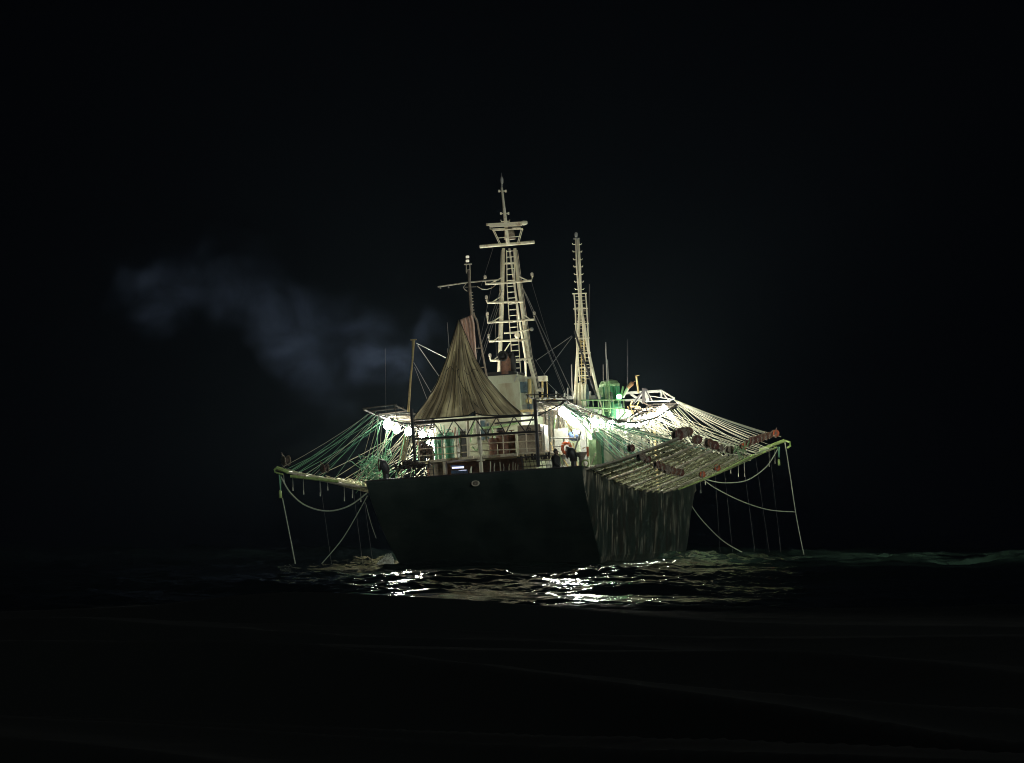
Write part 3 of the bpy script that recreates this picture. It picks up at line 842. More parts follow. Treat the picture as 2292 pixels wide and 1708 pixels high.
for x0, x1, y_ in [(1117, 1132, 428), (1121, 1138, 478)]:
    tb.bar(S(x0, y_, UM - .2), S(x1, y_ - .6, UM - .2), .05)
    for x_ in (x0, x1): tb.tube([S(x_, y_ - 3, UM - .2), S(x_, y_ + 2.5, UM - .2)], .045, 6)
tb.tube([S(1121, 492, UM - .2), S(1122, 496, UM - .2), S(1141, 495, UM - .2), S(1141, 492, UM - .2)], .025, 5)
build("topmast_crosspiece", tb, "cream", mast)
build("masthead_light", MB().tube([S(1123, 420, UM - .2), S(1123.5, 410, UM - .2)], .04).lathe(S(1124, 411, UM - .2), [(0, .04), (.05, .07), (.22, .08), (.32, .05), (.38, .015), (.55, .01)], 'z', 10), "wire", mast, True)
rb = MB().bar(S(1089, 503, UM - .6), S(1180, 498, UM - .6), .16, .11).bar(S(1096, 506, UM - .62), S(1168, 503, UM - .62), .12, .12)
rb.blob(S(1173, 499, UM - .6), .19, .14, .12, .08, seed=5)
build("radar_scanner", rb, "cream", mast)
build("radar_pedestal", MB().lathe(S(1141, 536, UM + .1), [(0, .3), (.2, .28), (.5, .24), (.62, .1)], 'z', 12), "beige", mast, True)
cn = MB()
for dx in (0, 3):
    cn.bar(S(1103 + dx, 515, UM - .3), S(1118 + dx, 547, UM - .3), .035)
    cn.bar(S(1170 - dx, 512, UM - .3), S(1161 - dx, 545, UM - .3), .035)
cn.bar(S(1102, 516, UM - .3), S(1170, 512, UM - .3), .055).bar(S(1111, 533, UM - .3), S(1164, 529, UM - .3), .035)
for x_ in (1103, 1170): cn.bar(S(x_, 514, UM - .3), S(x_ - 6, 512, UM + 1.2), .05)
cn.bar(S(1098, 513, UM + 1.2), S(1165, 510, UM + 1.2), .05)
build("radar_platform", cn, "cream", mast)
build("floodlight", MB().blob(S(1190, 737, UM - .1), .10, .10, .10, .03), "white", mast, True)
build("floodlight", MB().blob(S(1158, 751, UM + .6), .15, .12, .15, .03), "cream", mast, True)
yard([(1128, 746), (1150, 744), (1188, 737)], .04)
build("radar_dome", D(1204, 1222, 842, 852, 15, 15.6), "cream", ship)
build("dome_post", MB().tube([S(1214, 852, 15.2), S(1214, 900, 15.2)], .05).tube([S(1224, 852, 15.2), S(1226, 900, 15.2)], .02).bar(S(1205, 898, 15), S(1245, 895, 15), .15, .1), "yellow", ship)
build("horn", MB().lathe(S(1207, 873, 15), [(-.15, .05), (.0, .08), (.2, .13)], 'x', 12), "cream", ship)

# ------------------------------------------------------------------ after mast on the port side
UA = 8
am = MB().tube([S(1049, 604, UA), S(1052, 650, UA), S(1056, 705, UA), S(1064, 805, UA), S(1070, 930, UA)], [.065, .07, .075, .085, .09], 8)
amo = build("after_mast", am, "beige", ship, True)
build("mast_head_frame", MB().tube([S(1043.5, 592, UA), S(1044, 612, UA)], .022, 5).tube([S(1051.5, 592, UA), S(1053, 640, UA)], .026, 5).bar(S(1039, 592, UA), S(1056, 591, UA), .06, .05).bar(S(1043, 606, UA), S(1051, 605, UA), .08, .1), "rail", amo)
build("lantern_stalk", MB().tube([S(1046.5, 591, UA), S(1046.5, 574, UA)], .05), "dark", amo)
for y_ in (587, 578):
    build("masthead_lamp", MB().lathe(S(1046.5, y_, UA), [(0, .06), (.02, .085), (.10, .085), (.12, .06)], 'z', 12), "mastlight", amo)
build("crossarm", MB().tube([S(980, 642, UA), S(1045, 632.5, UA), S(1117, 626, UA)], .035, 6), "rail", amo)
build("cable_loop", MB().tube([S(1043, 636, UA), S(1037, 643, UA), S(1040, 648, UA), S(1046, 652, UA)], .02, 5).tube([S(1068, 641, UA), S(1078, 647, UA), S(1090, 648, UA), S(1102, 644, UA), S(1110, 637, UA)], .02, 5).tube([S(1040, 643, UA), S(1066, 642, UA)], .014, 4), "rail", amo)
for x_ in (986, 1004):
    build("insulator", MB().blob(S(x_, 643 if x_ > 990 else 645, UA), .04, .04, .05, 0), "wire", amo, True)
stp = MB()
for k in range(9):
    y_ = 655 + k * 6.5
    stp.bar(S(1054 + k * .5, y_, UA), S(1058.5 + k * .5, y_, UA), .03)
build("mast_step", stp, "rail", amo)
lgd = MB().tube([S(1059, 701, UA), S(1068, 719, UA), S(1078, 778, UA), S(1090, 845, UA)], .045, 6).bar(S(1065, 780, UA), S(1077, 779, UA), .05).bar(S(1073, 823, UA), S(1085, 822, UA), .05)
build("raking_leg", lgd, "beige", amo)

# port thin post
pp_ = MB().tube([S(926, 762, 2.6), S(923, 811, 2.6), S(919, 850, 2.6), S(914, 925, 2.6)], [.065, .04, .05, .06], 7).bar(S(919, 761, 2.6), S(932, 760, 2.6), .05).tube([S(923, 762, 2.6), S(923, 811, 2.6)], .025)
build("port_post", pp_, "yellow", ship)

# ------------------------------------------------------------------ starboard lattice mast
UL = 22
lm = MB()
lm.tube([S(1288.5, 533, UL), S(1291, 600, UL), S(1297, 670, UL), S(1297, 700, UL), S(1289, 869, UL), S(1285, 915, UL)], [.04, .045, .05, .07, .09, .09], 7)
lm.tube([S(1295, 533, UL), S(1299, 600, UL), S(1301, 670, UL), S(1303, 700, UL), S(1320, 800, UL), S(1346, 917, UL)], [.04, .045, .05, .07, .08, .08], 7)
lm.tube([S(1292, 533, UL + .3), S(1302, 690, UL + .3), S(1309, 800, UL + .6), S(1312, 900, UL + .8)], .045, 6)
lmo = build("lattice_mast", lm, "cream", ship, True)
hk = MB()
for y_ in (547, 563.5, 581, 597, 614, 631, 647.5):
    xc_ = 1291.5 + (y_ - 547) * .055
    for sg in (-1, 1):
        hk.tube([S(xc_ + sg * 4, y_, UL - .05), S(xc_ + sg * 9, y_ + .6, UL - .05), S(xc_ + sg * 10.5, y_ - 2.5, UL - .05)], .022, 5)
build("rung_hook", hk, "cream", lmo)
build("masthead_light", MB().lathe(S(1290, 531, UL), [(0, .06), (.06, .085), (.2, .085), (.26, .05)], 'z', 10).bar(S(1283.5, 534.5, UL), S(1298, 534, UL), .07), "wire", lmo)
br_ = MB()
pl = [(1285, 657), (1288, 700), (1290, 757), (1295, 815), (1298, 853)]; pr_ = [(1311, 657), (1314, 700), (1317, 757), (1320, 800), (1323, 841)]
br_.tube([S(*p, UL - .5) for p in pl], .035, 6).tube([S(*p, UL - .5) for p in pr_], .035, 6)
for x0, x1, y_ in [(1281, 1313, 657), (1283, 1316, 691), (1285, 1318, 724.5), (1287, 1320, 757), (1290, 1322, 790), (1292, 1323, 823), (1293, 1320, 841)]:
    br_.tube([S(x0, y_ + .6, UL - .5), S(x1, y_ - .6, UL - .5)], .032, 5)
for k in range(24):
    y_ = 664 + 8 * k
    br_.tube([S(np.interp(y_, [p[1] for p in pl], [p[0] for p in pl]) + 3, y_, UL + .2), S(np.interp(y_, [p[1] for p in pr_], [p[0] for p in pr_]) - 3, y_, UL + .2)], .014, 4)
build("mast_cage", br_, "cream", lmo)
build("dark_boom", MB().tube([S(1286, 740, UL - .6), S(1300, 785, UL - .6), S(1332, 879, UL - .6), S(1345, 917, UL - .6)], [.05, .05, .055, .06], 6), "dark", lmo)
build("ladder", (lambda m_: [m_.tube([S(1300 + d_, 760, UL - .1), S(1303 + d_, 880, UL - .1)], .02, 5) for d_ in (0, 8)] and [m_.tube([S(1300, 765 + 8 * k, UL - .1), S(1310, 765 + 8 * k, UL - .1)], .018, 4) for k in range(15)] and m_)(MB()), "yellow", lmo)
bm = MB()
for k in range(14):
    x_ = 1287 + rnd.uniform(0, 45)
    bm.bar(S(x_, 855 + rnd.uniform(0, 8), UL + rnd.uniform(-.4, .6)), S(x_ + rnd.uniform(-2, 4), 915, UL), rnd.uniform(.05, .13))
build("mast_foot_frame", bm, "cream", lmo)
build("mast_foot_panel", D(1296, 1318, 862, 905, 22.4, 22.6), "teal", lmo)
for (x0, y0, x1, y1, r_) in [(1319, 636, 1317.5, 800, .012), (1279, 816, 1281, 885, .03), (1271, 868, 1271, 892, .03), (1355.6, 766, 1359, 856, .03), (1360, 805, 1362, 856, .02), (1350, 816, 1350.5, 856, .02), (1001, 722, 1006, 790, .014), (1002, 780, 1003, 800, .02)]:
    uu_ = 26 if x0 > 1340 else (22 if x0 > 1200 else 9)
    build("whip_antenna", MB().tube([S(x0, y0, uu_), S(x1, y1, uu_)], r_, 5), "wire", ship)

# green cabin with searchlight tubes
UG = 26
q0, q1 = S(1338, 866, UG), S(1384, 866, UG)
cxg = (q0.x + q1.x) / 2; rg = (q1.x - q0.x) / 2
gz = q0.z
cabo = build("green_cabin", MB().lathe((cxg, UG + .5, gz), [(0, rg), (.12, rg * 1.02), (.14, rg * .95), (.28, rg * .8), (.36, rg * .3)], 'z', 16), "lgreen", ship)
cc = MB()
for k in range(10):
    t_ = 2 * math.pi * k / 10
    cc.tube([(cxg + rg * .9 * math.cos(t_), UG + .5 + rg * .9 * math.sin(t_), gz), (cxg + rg * .95 * math.cos(t_), UG + .5 + rg * .95 * math.sin(t_), gz - 1.1)], .06, 6)
build("cabin_column", cc, "green", cabo)
build("cabin_core", MB().lathe((cxg + .1, UG + .5, gz - 1.8), [(0, rg * .35), (1.8, rg * .35)], 'z', 12).box(cxg - rg, cxg + rg, UG, UG + 1, gz - 1.15, gz - .95), "green", cabo)
build("cabin_leg", MB().tube([S(1356, 855, UG - .2), S(1358, 922, UG - .2)], .07).tube([S(1362, 853, UG - .2), S(1365, 925, UG - .2)], .06).bar(S(1342, 868, UG - .3), S(1345, 888, UG - .3), .26), "lgreen", cabo)
build("sidelight_mount", MB().tube([S(1395, 865, UG), S(1390, 890, UG)], .06), "lgreen", ship)
hn = build("signal_tube", MB().tube([S(1406, 867, UG), S(1394, 890, UG)], [.09, .07], 10), "rwhite", ship)
build("orange_cap", MB().tube([S(1405, 868, UG), S(1415, 858, UG), S(1417, 856, UG)], [.10, .12, .06], 10).tube([S(1416, 857, UG), S(1422, 853, UG)], .02), "ochre_red", hn)
build("yellow_post", MB().tube([S(1424.5, 843, 30), S(1429, 880, 30)], .05, 6).bar(S(1422, 842, 30), S(1431, 840, 30), .03), "yellow", ship)
# the green starboard sidelight
gl = S(1386, 893, UG - .8)
glo = build("sidelight", MB().lathe(gl, [(0, .10), (.05, .13), (.2, .13), (.25, .06)], 'z', 12), "greenlight", ship, True)
build("sidelight_screen", MB().box(gl.x - .45, gl.x - .4, gl.y - .1, gl.y + .5, gl.z - .1, gl.z + .4), "dark", glo)

# ------------------------------------------------------------------ mast stays
st = [((1170, 645), 18, (1268, 884), 10, .016), ((1171, 645), 18, (1281, 880), 12, .018), ((1280, 752), 22, (1199, 808), 18, .016), ((1281, 754), 22, (1218, 838), 15.5, .016),
      ((1118, 656), 18, (1077, 772), 9, .014), ((1115, 690), 18, (1083, 793), 9, .014), ((1109, 726), 18, (1111, 800), 16, .014), ((1125, 645), 18, (1062, 845), 9, .012),
      ((932, 768), 2.6, (998, 801), 8, .016), ((935, 773), 2.6, (984, 844), 5, .014), ((926, 811), 2.6, (965, 879), 3, .014), ((928, 822), 2.6, (956, 894), 3, .010),
      ((1104, 554), 18, (1077, 640), 12, .008), ((1101, 640), 18, (1068, 790), 9, .009), ((1190, 632), 18, (1240, 800), 14, .008), ((1197, 803), 18, (1221, 843), 15.5, .009),
      ((862, 780), 3, (864, 925), 3, .006), ((1404, 760), 34, (1404, 880), 34, .005), ((1221, 852), 15, (1262, 893), 13, .010), ((1198, 716), 18, (1263, 880), 12, .010)]
for a_, ua, b__, ub, r_ in st:
    build("stay_wire", MB().tube([S(*a_, ua), S(*b__, ub)], r_, 4), "wire", ship)

# ------------------------------------------------------------------ draped nets (hung from the after mast)
def interp2(y, pts):
    return float(np.interp(y, [p[1] for p in pts], [p[0] for p in pts]))
Lp = [(1026, 716), (1021, 734), (998, 806), (978, 856), (955, 897), (922, 941)]
Rp = [(1028, 716), (1043, 752), (1066, 807), (1089, 845), (1115, 876), (1141, 904), (1171, 929)]
grid = []
NV, NH = 46, 72
for i in range(NV):
    f = i / (NV - 1)
    row = []
    for j in range(NH):
        g = j / (NH - 1)
        bot = float(np.interp(g, [0, .3, .52, .565, .6, .8, 1], [941, 935, 930, 919, 929, 931, 928]))
        fy = f ** 1.0
        yl = 716 + (941 - 716) * fy; yr = 716 + (929 - 716) * fy
        xl, xr = interp2(yl, Lp), interp2(yr, Rp)
        x_ = xl + (xr - xl) * g
        # hanging hem: rows follow the hem curve near the bottom
        ymid = yl + (yr - yl) * g
        y_ = ymid + (bot - (941 + (929 - 941) * g)) * f ** 3 + 5 * math.sin(math.pi * g) * f * (1 - f) * 2
        bulge = math.sin(math.pi * g)
        pl_ = .07 * math.sin(g * 6.283 * 7 + 1.3 * math.sin(f * 5)) + .02 * math.sin(g * 6.283 * 23 + 2.1 * f)
        u_ = 4.6 - 3.2 * f - .9 * bulge * f + pl_ * (f * 1.2 + .1) + .35 * abs(g - .5) * 2 * f
        row.append(S(x_, y_, max(u_, 1.0)))
    grid.append(row)
netp = tag(build("draped_net", MB().sheet(grid), "net", None, True, .02), "brown net hung like a tent from the after mast over the dark stern lattice", "net")
seam = MB()
for g in [0, .07, .12, .2, .24, .31, .38, .44, .47, .52, .56, .64, .70, .79, .84, .92, 1]:
    j = min(NH - 1, int(round(g * (NH - 1))))
    wob = rnd.randint(-1, 1)
    pts = [grid[i][max(0, min(NH - 1, j + (wob if 12 < i < 34 else 0)))] - Vector((0, .03, 0)) for i in range(0 if g in (0, 1) else rnd.randint(6, 22), NV, 2)]
    seam.tube(pts, .03 if g in (0, 1) else rnd.choice((.010, .014, .018)), 4)
seam.tube([grid[NV - 1][j] - Vector((0, .03, 0)) for j in range(0, NH, 3)], .03, 5)
for row_i, j0, j1 in [(22, 8, 34), (24, 40, 66)]:
    seam.tube([grid[row_i + int(2 * math.sin(j * .3))][j] - Vector((0, .04, 0)) for j in range(j0, j1, 3)], .016, 4)
seam.tube([grid[min(NV - 1, int(14 + (j - 20) * 1.1))][j] - Vector((0, .04, 0)) for j in range(20, 48, 2)], .014, 4)
build("seam_rope", seam, "black", netp)
# paler net behind
g2 = []
for i in range(24):
    f = i / 23; row = []
    yl = 717 + (845 - 717) * f; yr = 705 + (850 - 705) * f
    xl = float(np.interp(yl, [716, 752, 807, 845], [1027, 1034, 1050, 1060])); xr = float(np.interp(yr, [705, 722, 804, 850], [1056, 1061, 1066, 1072]))
    for j in range(30):
        g = j / 29
        row.append(S(xl + (xr - xl) * g, yl + (yr - yl) * g, 7.2 + .12 * math.sin(g * 26 + f) * (1 - .3 * f)))
    g2.append(row)
pn = tag(build("furled_net", MB().sheet(g2), "pinknet", None, True, .02), "pale pinkish net hanging beside the after mast behind the brown tent-like net", "net")
build("seam_rope", MB().tube([g2[0][j] for j in range(0, 30, 3)], .025, 4).tube([g2[i][8] - Vector((0, .03, 0)) for i in range(0, 24, 3)], .012, 4).tube([g2[i][20] - Vector((0, .03, 0)) for i in range(0, 24, 3)], .012, 4), "black", pn)

# ------------------------------------------------------------------ fishing lamps
def lamp(px, py, r_, label, rad=.19, m="bulb", cable=.25):
    p = PR(px, py, r_)
    t_ = thing("fishing_lamp", (p.x, p.y, p.z - rad * 1.2), label, "lamp", "bulbs hanging along the lamp gantries")
    build("glass_bulb", MB().lathe(p, [(-rad * 1.15, rad * .15), (-rad * 1.0, rad * .55), (-rad * .55, rad * .92), (0, rad), (rad * .5, rad * .86), (rad * .95, rad * .45), (rad * 1.15, rad * .3)], 'z', 12), m, t_, True)
    build("lamp_socket", MB().lathe(p, [(rad * 1.16, rad * .34), (rad * 1.7, rad * .34), (rad * 1.8, rad * .2)], 'z', 8), "wire", t_)
    top = max(railz(p.y), p.z + rad * 2)
    build("lamp_cord", MB().tube([(p.x, p.y, p.z + rad * 1.7), (p.x, p.y, top)], .015, 4), "dark", t_)
lamp(868, 949, -GRS[-1], "outermost lit lamp at the left gantry end, above the green lines", .22)
lamp(888, 960, -GRS[-1], "second lit lamp from the left gantry end", .19)
lamp(913.5, 966, -GRS[-1], "tall lit lamp touching the left post of the stern lattice")
lamp(945.5, 973, -GRS[-1], "lit lamp just inside the left stern post, seen through the lattice")
lamp(962, 968, -GRS[-1], "faint far lamp left of the green drums, behind the lattice", .12)
lamp(978, 962, -GRS[-1], "small far lamp above the slim green drum", .12)
lamp(995, 960, -GRS[-1], "smallest lamp above the wide green drum by the after wall", .11)
pl_lab = ["first", "second", "third", "fourth", "fifth", "sixth", "seventh", "eighth"]
for k in range(8):  # extra-bright lamps added out of sight behind the deckhouse to light the masts
    u0 = 14 + 3.6 * k
    q_ = Vector((-GRS[-1], u0, railz(u0) - .45)); w_ = SHIP @ q_
    c_, s__ = math.cos(PITCH), math.sin(PITCH); dy, dzz = w_.y, w_.z - EYE
    dep = dy * c_ + dzz * s__; upc = -dy * s__ + dzz * c_
    lamp(1146 + FPX * w_.x / dep, 854 - FPX * upc / dep, -GRS[-1], pl_lab[k] + " unseen lamp added to the left gantry row forward of the after wall to light the masts", .2, "fillbulb")
ord_ = ["aftermost lit lamp of the right gantry, right of the right stern post", "second lamp of the right gantry, in the blown-out cluster by the stern post", "third lamp of the right gantry, lowest of the blown-out cluster by the stern post", "fourth lamp of the right gantry, above the blue cover",
        "fifth lamp of the right gantry, first after the gap", "sixth lamp of the right gantry, in the middle group", "seventh lamp of the right gantry, in the middle group", "eighth lamp of the right gantry, last of the middle group beside the green ropes",
        "ninth lamp of the right gantry, lowest and first of the rising group", "tenth lamp of the right gantry, rising group below the yellow pipes", "eleventh lamp of the right gantry, in the rising group", "twelfth lamp of the right gantry, in the rising group",
        "thirteenth lamp of the right gantry, in the rising group", "fourteenth lamp of the right gantry, in the rising group", "fifteenth lamp of the right gantry, next to the foremost", "foremost and highest lamp of the right gantry, near the truss corner"]
for k, (px, py) in enumerate([(1259, 921), (1269, 930), (1280, 941), (1288, 947), (1320, 944), (1331, 946), (1345, 948), (1367, 948), (1407, 951), (1422, 947), (1433, 943), (1444, 939), (1455, 934), (1465, 929), (1475, 924), (1486, 917)]):
    lamp(px, py, GRS[1], ord_[k], .195 if k < 8 else .19, "gbulb" if k in (5, 7) else ("bulb" if k < 8 else "bigbulb"))

# fluorescent light under the platform
flo = thing("strip_light", S(1025, 1052, 4.2), "bluish fluorescent strip light glowing under the after platform", "lamp")
build("light_tube", MB().bar(S(1012, 1047, 4.2), S(1038, 1046, 4.2), .06, .07), "tube", flo)
build("light_housing", MB().bar(S(1010, 1043, 4.3), S(1039, 1042, 4.3), .14, .05), "blue", flo)
flo = thing("strip_light", S(1035, 1060, 4.0), "short lower strip light beneath the bluish one under the after platform", "lamp")
build("light_tube", MB().bar(S(1027, 1054, 4.0), S(1044, 1053, 4.0), .05, .05), "tube", flo)
build("light_housing", MB().bar(S(1011, 1057, 4.1), S(1046, 1056, 4.1), .3, .14), "blue", flo)

# ------------------------------------------------------------------ lines between gantries and racks
def rline(p, q, r_, m, label, group, sag=.0, name="rigging_line", cat="line", segs=5):
    p, q = Vector(p), Vector(q); pts = []
    for k in range(segs):
        f = k / (segs - 1)
        v = p.lerp(q, f); v.z -= sag * 4 * f * (1 - f); pts.append(v)
    return tag(build(name, MB().tube(pts, r_, 4), m), label, cat, group)
LG = "lines fanning from the left gantry down to the left rack"
RG = "lines fanning from the right gantry down to the right rack"
lab = {"rgreen": "thin green line", "rdark": "thin dark green line", "rwhite": "thin white line", "rcream": "thin cream line"}
for k in range(84):
    u = .8 + 24 * (k / 84) ** 1.3 + rnd.uniform(-.3, .3)
    f = rnd.choice((.98, .8, .62, .5, .42, .3, .18, .1)) if k > 8 else (.86, .97, .84, .7, .9, .8, .6, .5, .7)[k]
    top = Vector((-(GRS[-1] + rnd.uniform(-.2, .55)), max(1, u + rnd.uniform(-.5, 1.0)), railz(u) + rnd.uniform(-.05, .25)))
    u2 = u + rnd.uniform(-.6, .8) + 2.0 * (1 - f)
    q = rack_pt(-1, max(.4, u2), f, .08)
    m_ = rnd.choice(("rgreen", "rgreen", "rdark", "rwhite", "rcream")) if u < 6 else rnd.choice(("rwhite", "rcream", "rcream", "rgreen"))
    rline(top, q, rnd.uniform(.009, .018), m_, lab[m_] + " running from the left gantry down to the left rack", LG, .1)
for k in range(132):
    u = 1.5 + 42 * (k / 132) ** .8
    f = rnd.choice((.97, .95, .9, .75, .5, .45, .3, .2))
    top = Vector((GRS[1] + rnd.uniform(-.1, .55), max(1, u + rnd.uniform(-.6, .6)), railz(u) + rnd.uniform(-.05, .25)))
    q = rack_pt(1, min(44, max(.5, u + rnd.uniform(-1.2, 1.2))), f, .1)
    m_ = rnd.choice(("rgreen", "rgreen", "rdark", "rwhite")) if u < 17 else rnd.choice(("rwhite", "rcream", "rcream", "rwhite"))
    rline(top, q, rnd.uniform(.010, .019), m_, lab[m_] + " running from the right gantry down to the right rack", RG, .1)
# the long ones from the forward corner to the outermost booms
for (qx, qy, r_) in [(1748, 978, .024), (1735, 976, .018), (1712, 982, .02), (1690, 986, .022), (1668, 985, .015), (1655, 990, .016), (1640, 985, .014), (1630, 999, .014)]:
    rline(S(1508, 894, 40), PR(qx, qy, TIP - .2), r_, "rwhite" if qx % 2 else "rcream", lab["rwhite" if qx % 2 else "rcream"] + " running from the right gantry down to the right rack", RG, .12)
for k in range(5):
    rline(S(1506 + k, 893 + k * .7, 40), PR(1700 + k * 12, 985 - k * 2.0, TIP - .3), .014, "rwhite", "thin white line running from the right gantry down to the right rack", RG, .1)
for (gx, gy, qx, qy) in [(1262, 905, 1460, 1010), (1262, 905, 1420, 1000), (1275, 915, 1500, 985), (1290, 925, 1520, 978)]:
    rline(S(gx, gy, 1.5), S(qx, qy, 3), .02, "rdark", "thin dark green line running from the right gantry down to the right rack", RG, .15)
# orange and pale bamboo-like poles by the port post
for k in range(10):
    x_ = 905 + rnd.uniform(-8, 14)
    tag(build("bamboo_pole", MB().tube([S(x_ - rnd.uniform(0, 6), 1030, 2.2), S(x_ + rnd.uniform(2, 12), 975, 2.6)], .022, 5), "yellow" if k % 2 else "rcream"), ("ochre" if k % 2 else "cream") + " pole in the sheaf left of the left stern post", "pole", "sheaf of poles by the left stern post")

# hanging jig lines with weights
HG = "short weighted lines dangling under the rack tips"
def jig(px, y0, y1, u0, r_=.012, side="right"):
    t_ = thing("jig_line", S(px, y1, u0), "short weighted line dangling under the " + side + " rack tips", "fishing line", HG + " on the " + side)
    build("line", MB().tube([S(px, y0, u0), S(px + 1, y1 - 6, u0)], r_ * .7, 4), "rwhite", t_)
    build("weight", MB().lathe(S(px + 1, y1, u0), [(0, .012), (.02, .026), (.14, .018), (.2, .008)], 'z', 6), "rwhite", t_)
for px, y0, y1 in [(655, 1066, 1099), (679, 1068, 1107), (635, 1062, 1082), (716, 1075, 1111), (733, 1079, 1098), (770, 1085, 1122), (788, 1088, 1115), (807, 1090, 1124)]:
    jig(px, y0, y1, .6, .014, "left")
for px, y0, y1 in [(1635, 1030, 1060), (1652, 1022, 1067), (1666, 1018, 1067), (1678, 1014, 1032), (1699, 1008, 1014), (1721, 1000, 1045), (1734, 998, 1038), (1614, 1035, 1056), (1600, 1042, 1062), (1585, 1050, 1062), (1568, 1074, 1104), (1578, 1072, 1086), (1631, 1030, 1048), (1638, 1025, 1045)]:
    jig(px, y0, y1, 42 if px < 1700 else 44, .014)
# fine lines running on into the sea
for k, (px, y0, qx) in enumerate([(1690, 1015, 1722), (1662, 1020, 1690), (1722, 1003, 1748), (1620, 1040, 1640), (1600, 1050, 1612)]):
    rline(S(px, y0, 43), S(qx, 1236, 43), .005, "wire", "very fine line falling from the right rack tips to the sea", "fine lines reaching the water on the right", name="sea_line")
for k, (px, y0, qx) in enumerate([(716, 1075, 742), (790, 1090, 812), (811, 1090, 835)]):
    rline(S(px, y0, .8), S(qx, 1262, .8), .005, "wire", "very fine line falling from the left rack to the sea", "fine lines reaching the water on the left", name="sea_line")

# hanging fenders at the tips
for (px, y0, y1, u0, lb_) in [(628, 1062, 1115, .4, "pale green hanging buoy line under the left rack tip"), (1744, 1000, 1042, 44, "pale green hanging buoy line under the right rack tip")]:
    t_ = thing("hanging_float", S(px, y1, u0), lb_, "float")
    build("cord", MB().tube([S(px - 3, y0, u0), S(px, y1 - 18, u0)], .03, 5).tube([S(px + 1, y0, u0), S(px, y1 - 18, u0)], .02, 5), "rgreen", t_)
    build("float_body", MB().lathe(S(px, y1, u0), [(0, .06), (.02, .075), (.32, .065), (.38, .03)], 'z', 10), "lime", t_, True)

# slack ropes
def curve(pts, u0, r_, label, m="rope", n_=40):
    P = np.array(pts, float); t0 = np.linspace(0, 1, len(P)); tt = np.linspace(0, 1, n_)
    # smooth through the points (Catmull-Rom)
    out = []
    for t_ in tt:
        s_ = t_ * (len(P) - 1); i = min(int(s_), len(P) - 2); f = s_ - i
        p0, p1, p2, p3 = P[max(i - 1, 0)], P[i], P[i + 1], P[min(i + 2, len(P) - 1)]
        out.append(.5 * ((2 * p1) + (-p0 + p2) * f + (2 * p0 - 5 * p1 + 4 * p2 - p3) * f * f + (-p0 + 3 * p1 - 3 * p2 + p3) * f ** 3))
    us_ = u0 if isinstance(u0, (list, tuple)) else (u0, u0)
    return tag(build("rope", MB().tube([S(o_[0], o_[1], us_[0] + (us_[1] - us_[0]) * k / (n_ - 1)) for k, o_ in enumerate(out)], r_, 6), m, None, True), label, "rope")
curve([(629, 1068), (650, 1103), (685, 1132), (733, 1144), (780, 1133), (821, 1104)], (.4, -.05), .035, "pale slack rope hanging in a deep bow under the left rack")
curve([(632, 1115), (645, 1180), (661, 1262)], .4, .028, "straight pale rope from the left rack tip down to the sea")
curve([(822, 1110), (800, 1150), (765, 1208), (719, 1263)], (-.1, 1), .024, "pale rope from the port hull corner slanting down left to the sea")
curve([(818, 1125), (830, 1170), (842, 1205)], (-.1, -.1), .010, "thin knotted cord trailing down beside the port hull corner")
curve([(1741, 1005), (1715, 1045), (1672, 1075), (1625, 1081), (1590, 1076), (1567, 1068)], (44, 42), .032, "pale slack rope hanging in a bow under the right rack")
curve([(1568, 1068), (1600, 1092), (1660, 1122), (1720, 1141), (1779, 1146)], (42, 44), .03, "grey rope sagging from the right rack out to the vertical line")
curve([(1757, 990), (1768, 1060), (1783, 1160), (1800, 1245)], 44, .03, "long straight pale rope from the right rack tip down to the sea")
curve([(1547, 1131), (1572, 1165), (1620, 1212), (1680, 1246)], (41, 40), .032, "grey rope from the right hull edge slanting down right to the sea")
build("hull_hook", MB().lathe(S(1547, 1131, 41), [(-.1, .05), (.1, .08)], 'z', 8), "rail", ship)

# ------------------------------------------------------------------ things on the stern deck
ZD = sheer(0.8) - .82
def basket(label, x0, x1, y0, y1, u0, mwire, mheap, seed):
    A, B = S(x0, y0, u0), S(x1, y1, u0)
    t_ = thing("wire_basket", ((A.x + B.x) / 2, u0 + .4, ZD), label, "basket")
    wm_ = MB()
    nx = max(4, int((B.x - A.x) / .17)); lean = .18
    z0 = ZD
    for k in range(nx + 1):
        x_ = A.x + (B.x - A.x) * k / nx
        wm_.tube([(x_ + lean, u0, z0), (x_ - lean * .3, u0 - .08, A.z)], .014, 4)
    nz = 7
    for k in range(nz + 1):
        z_ = z0 + (A.z - z0) * k / nz; d_ = lean * (1 - k / nz) - lean * .3 * k / nz
        wm_.tube([(A.x + d_, u0 - .08 * k / nz, z_), (B.x + d_, u0 - .08 * k / nz, z_)], .014 if k < nz else .03, 4)
        wm_.tube([(A.x + d_, u0 + .9, z_), (B.x + d_, u0 + .9, z_)], .014, 4)
    for x_ in (A.x, B.x):
        wm_.bar((x_, u0, A.z), (x_, u0 + .9, A.z), .04); wm_.bar((x_ + lean, u0, z0), (x_, u0 + .9, A.z), .03); wm_.bar((x_, u0 + .9, z0), (x_, u0 + .9, A.z), .04)
    build("wire_frame", wm_, mwire, t_)
    hp = MB()
    for k in range(9):
        x_ = A.x + (B.x - A.x) * (k + .5) / 9
        hp.blob((x_, u0 + .45, z0 + .35), .28, .3, .32 + .1 * ((k * seed) % 3), .3, seed=seed + k)
    for k in range(18):
        x_ = A.x + (B.x - A.x) * rnd.random()
        hp.tube([(x_, u0 + .3, A.z - .15), (x_ + rnd.uniform(-.1, .1), u0 + .3, A.z + rnd.uniform(.0, .16))], rnd.uniform(.02, .06), 5)
    build("basket_contents", hp, mheap, t_)
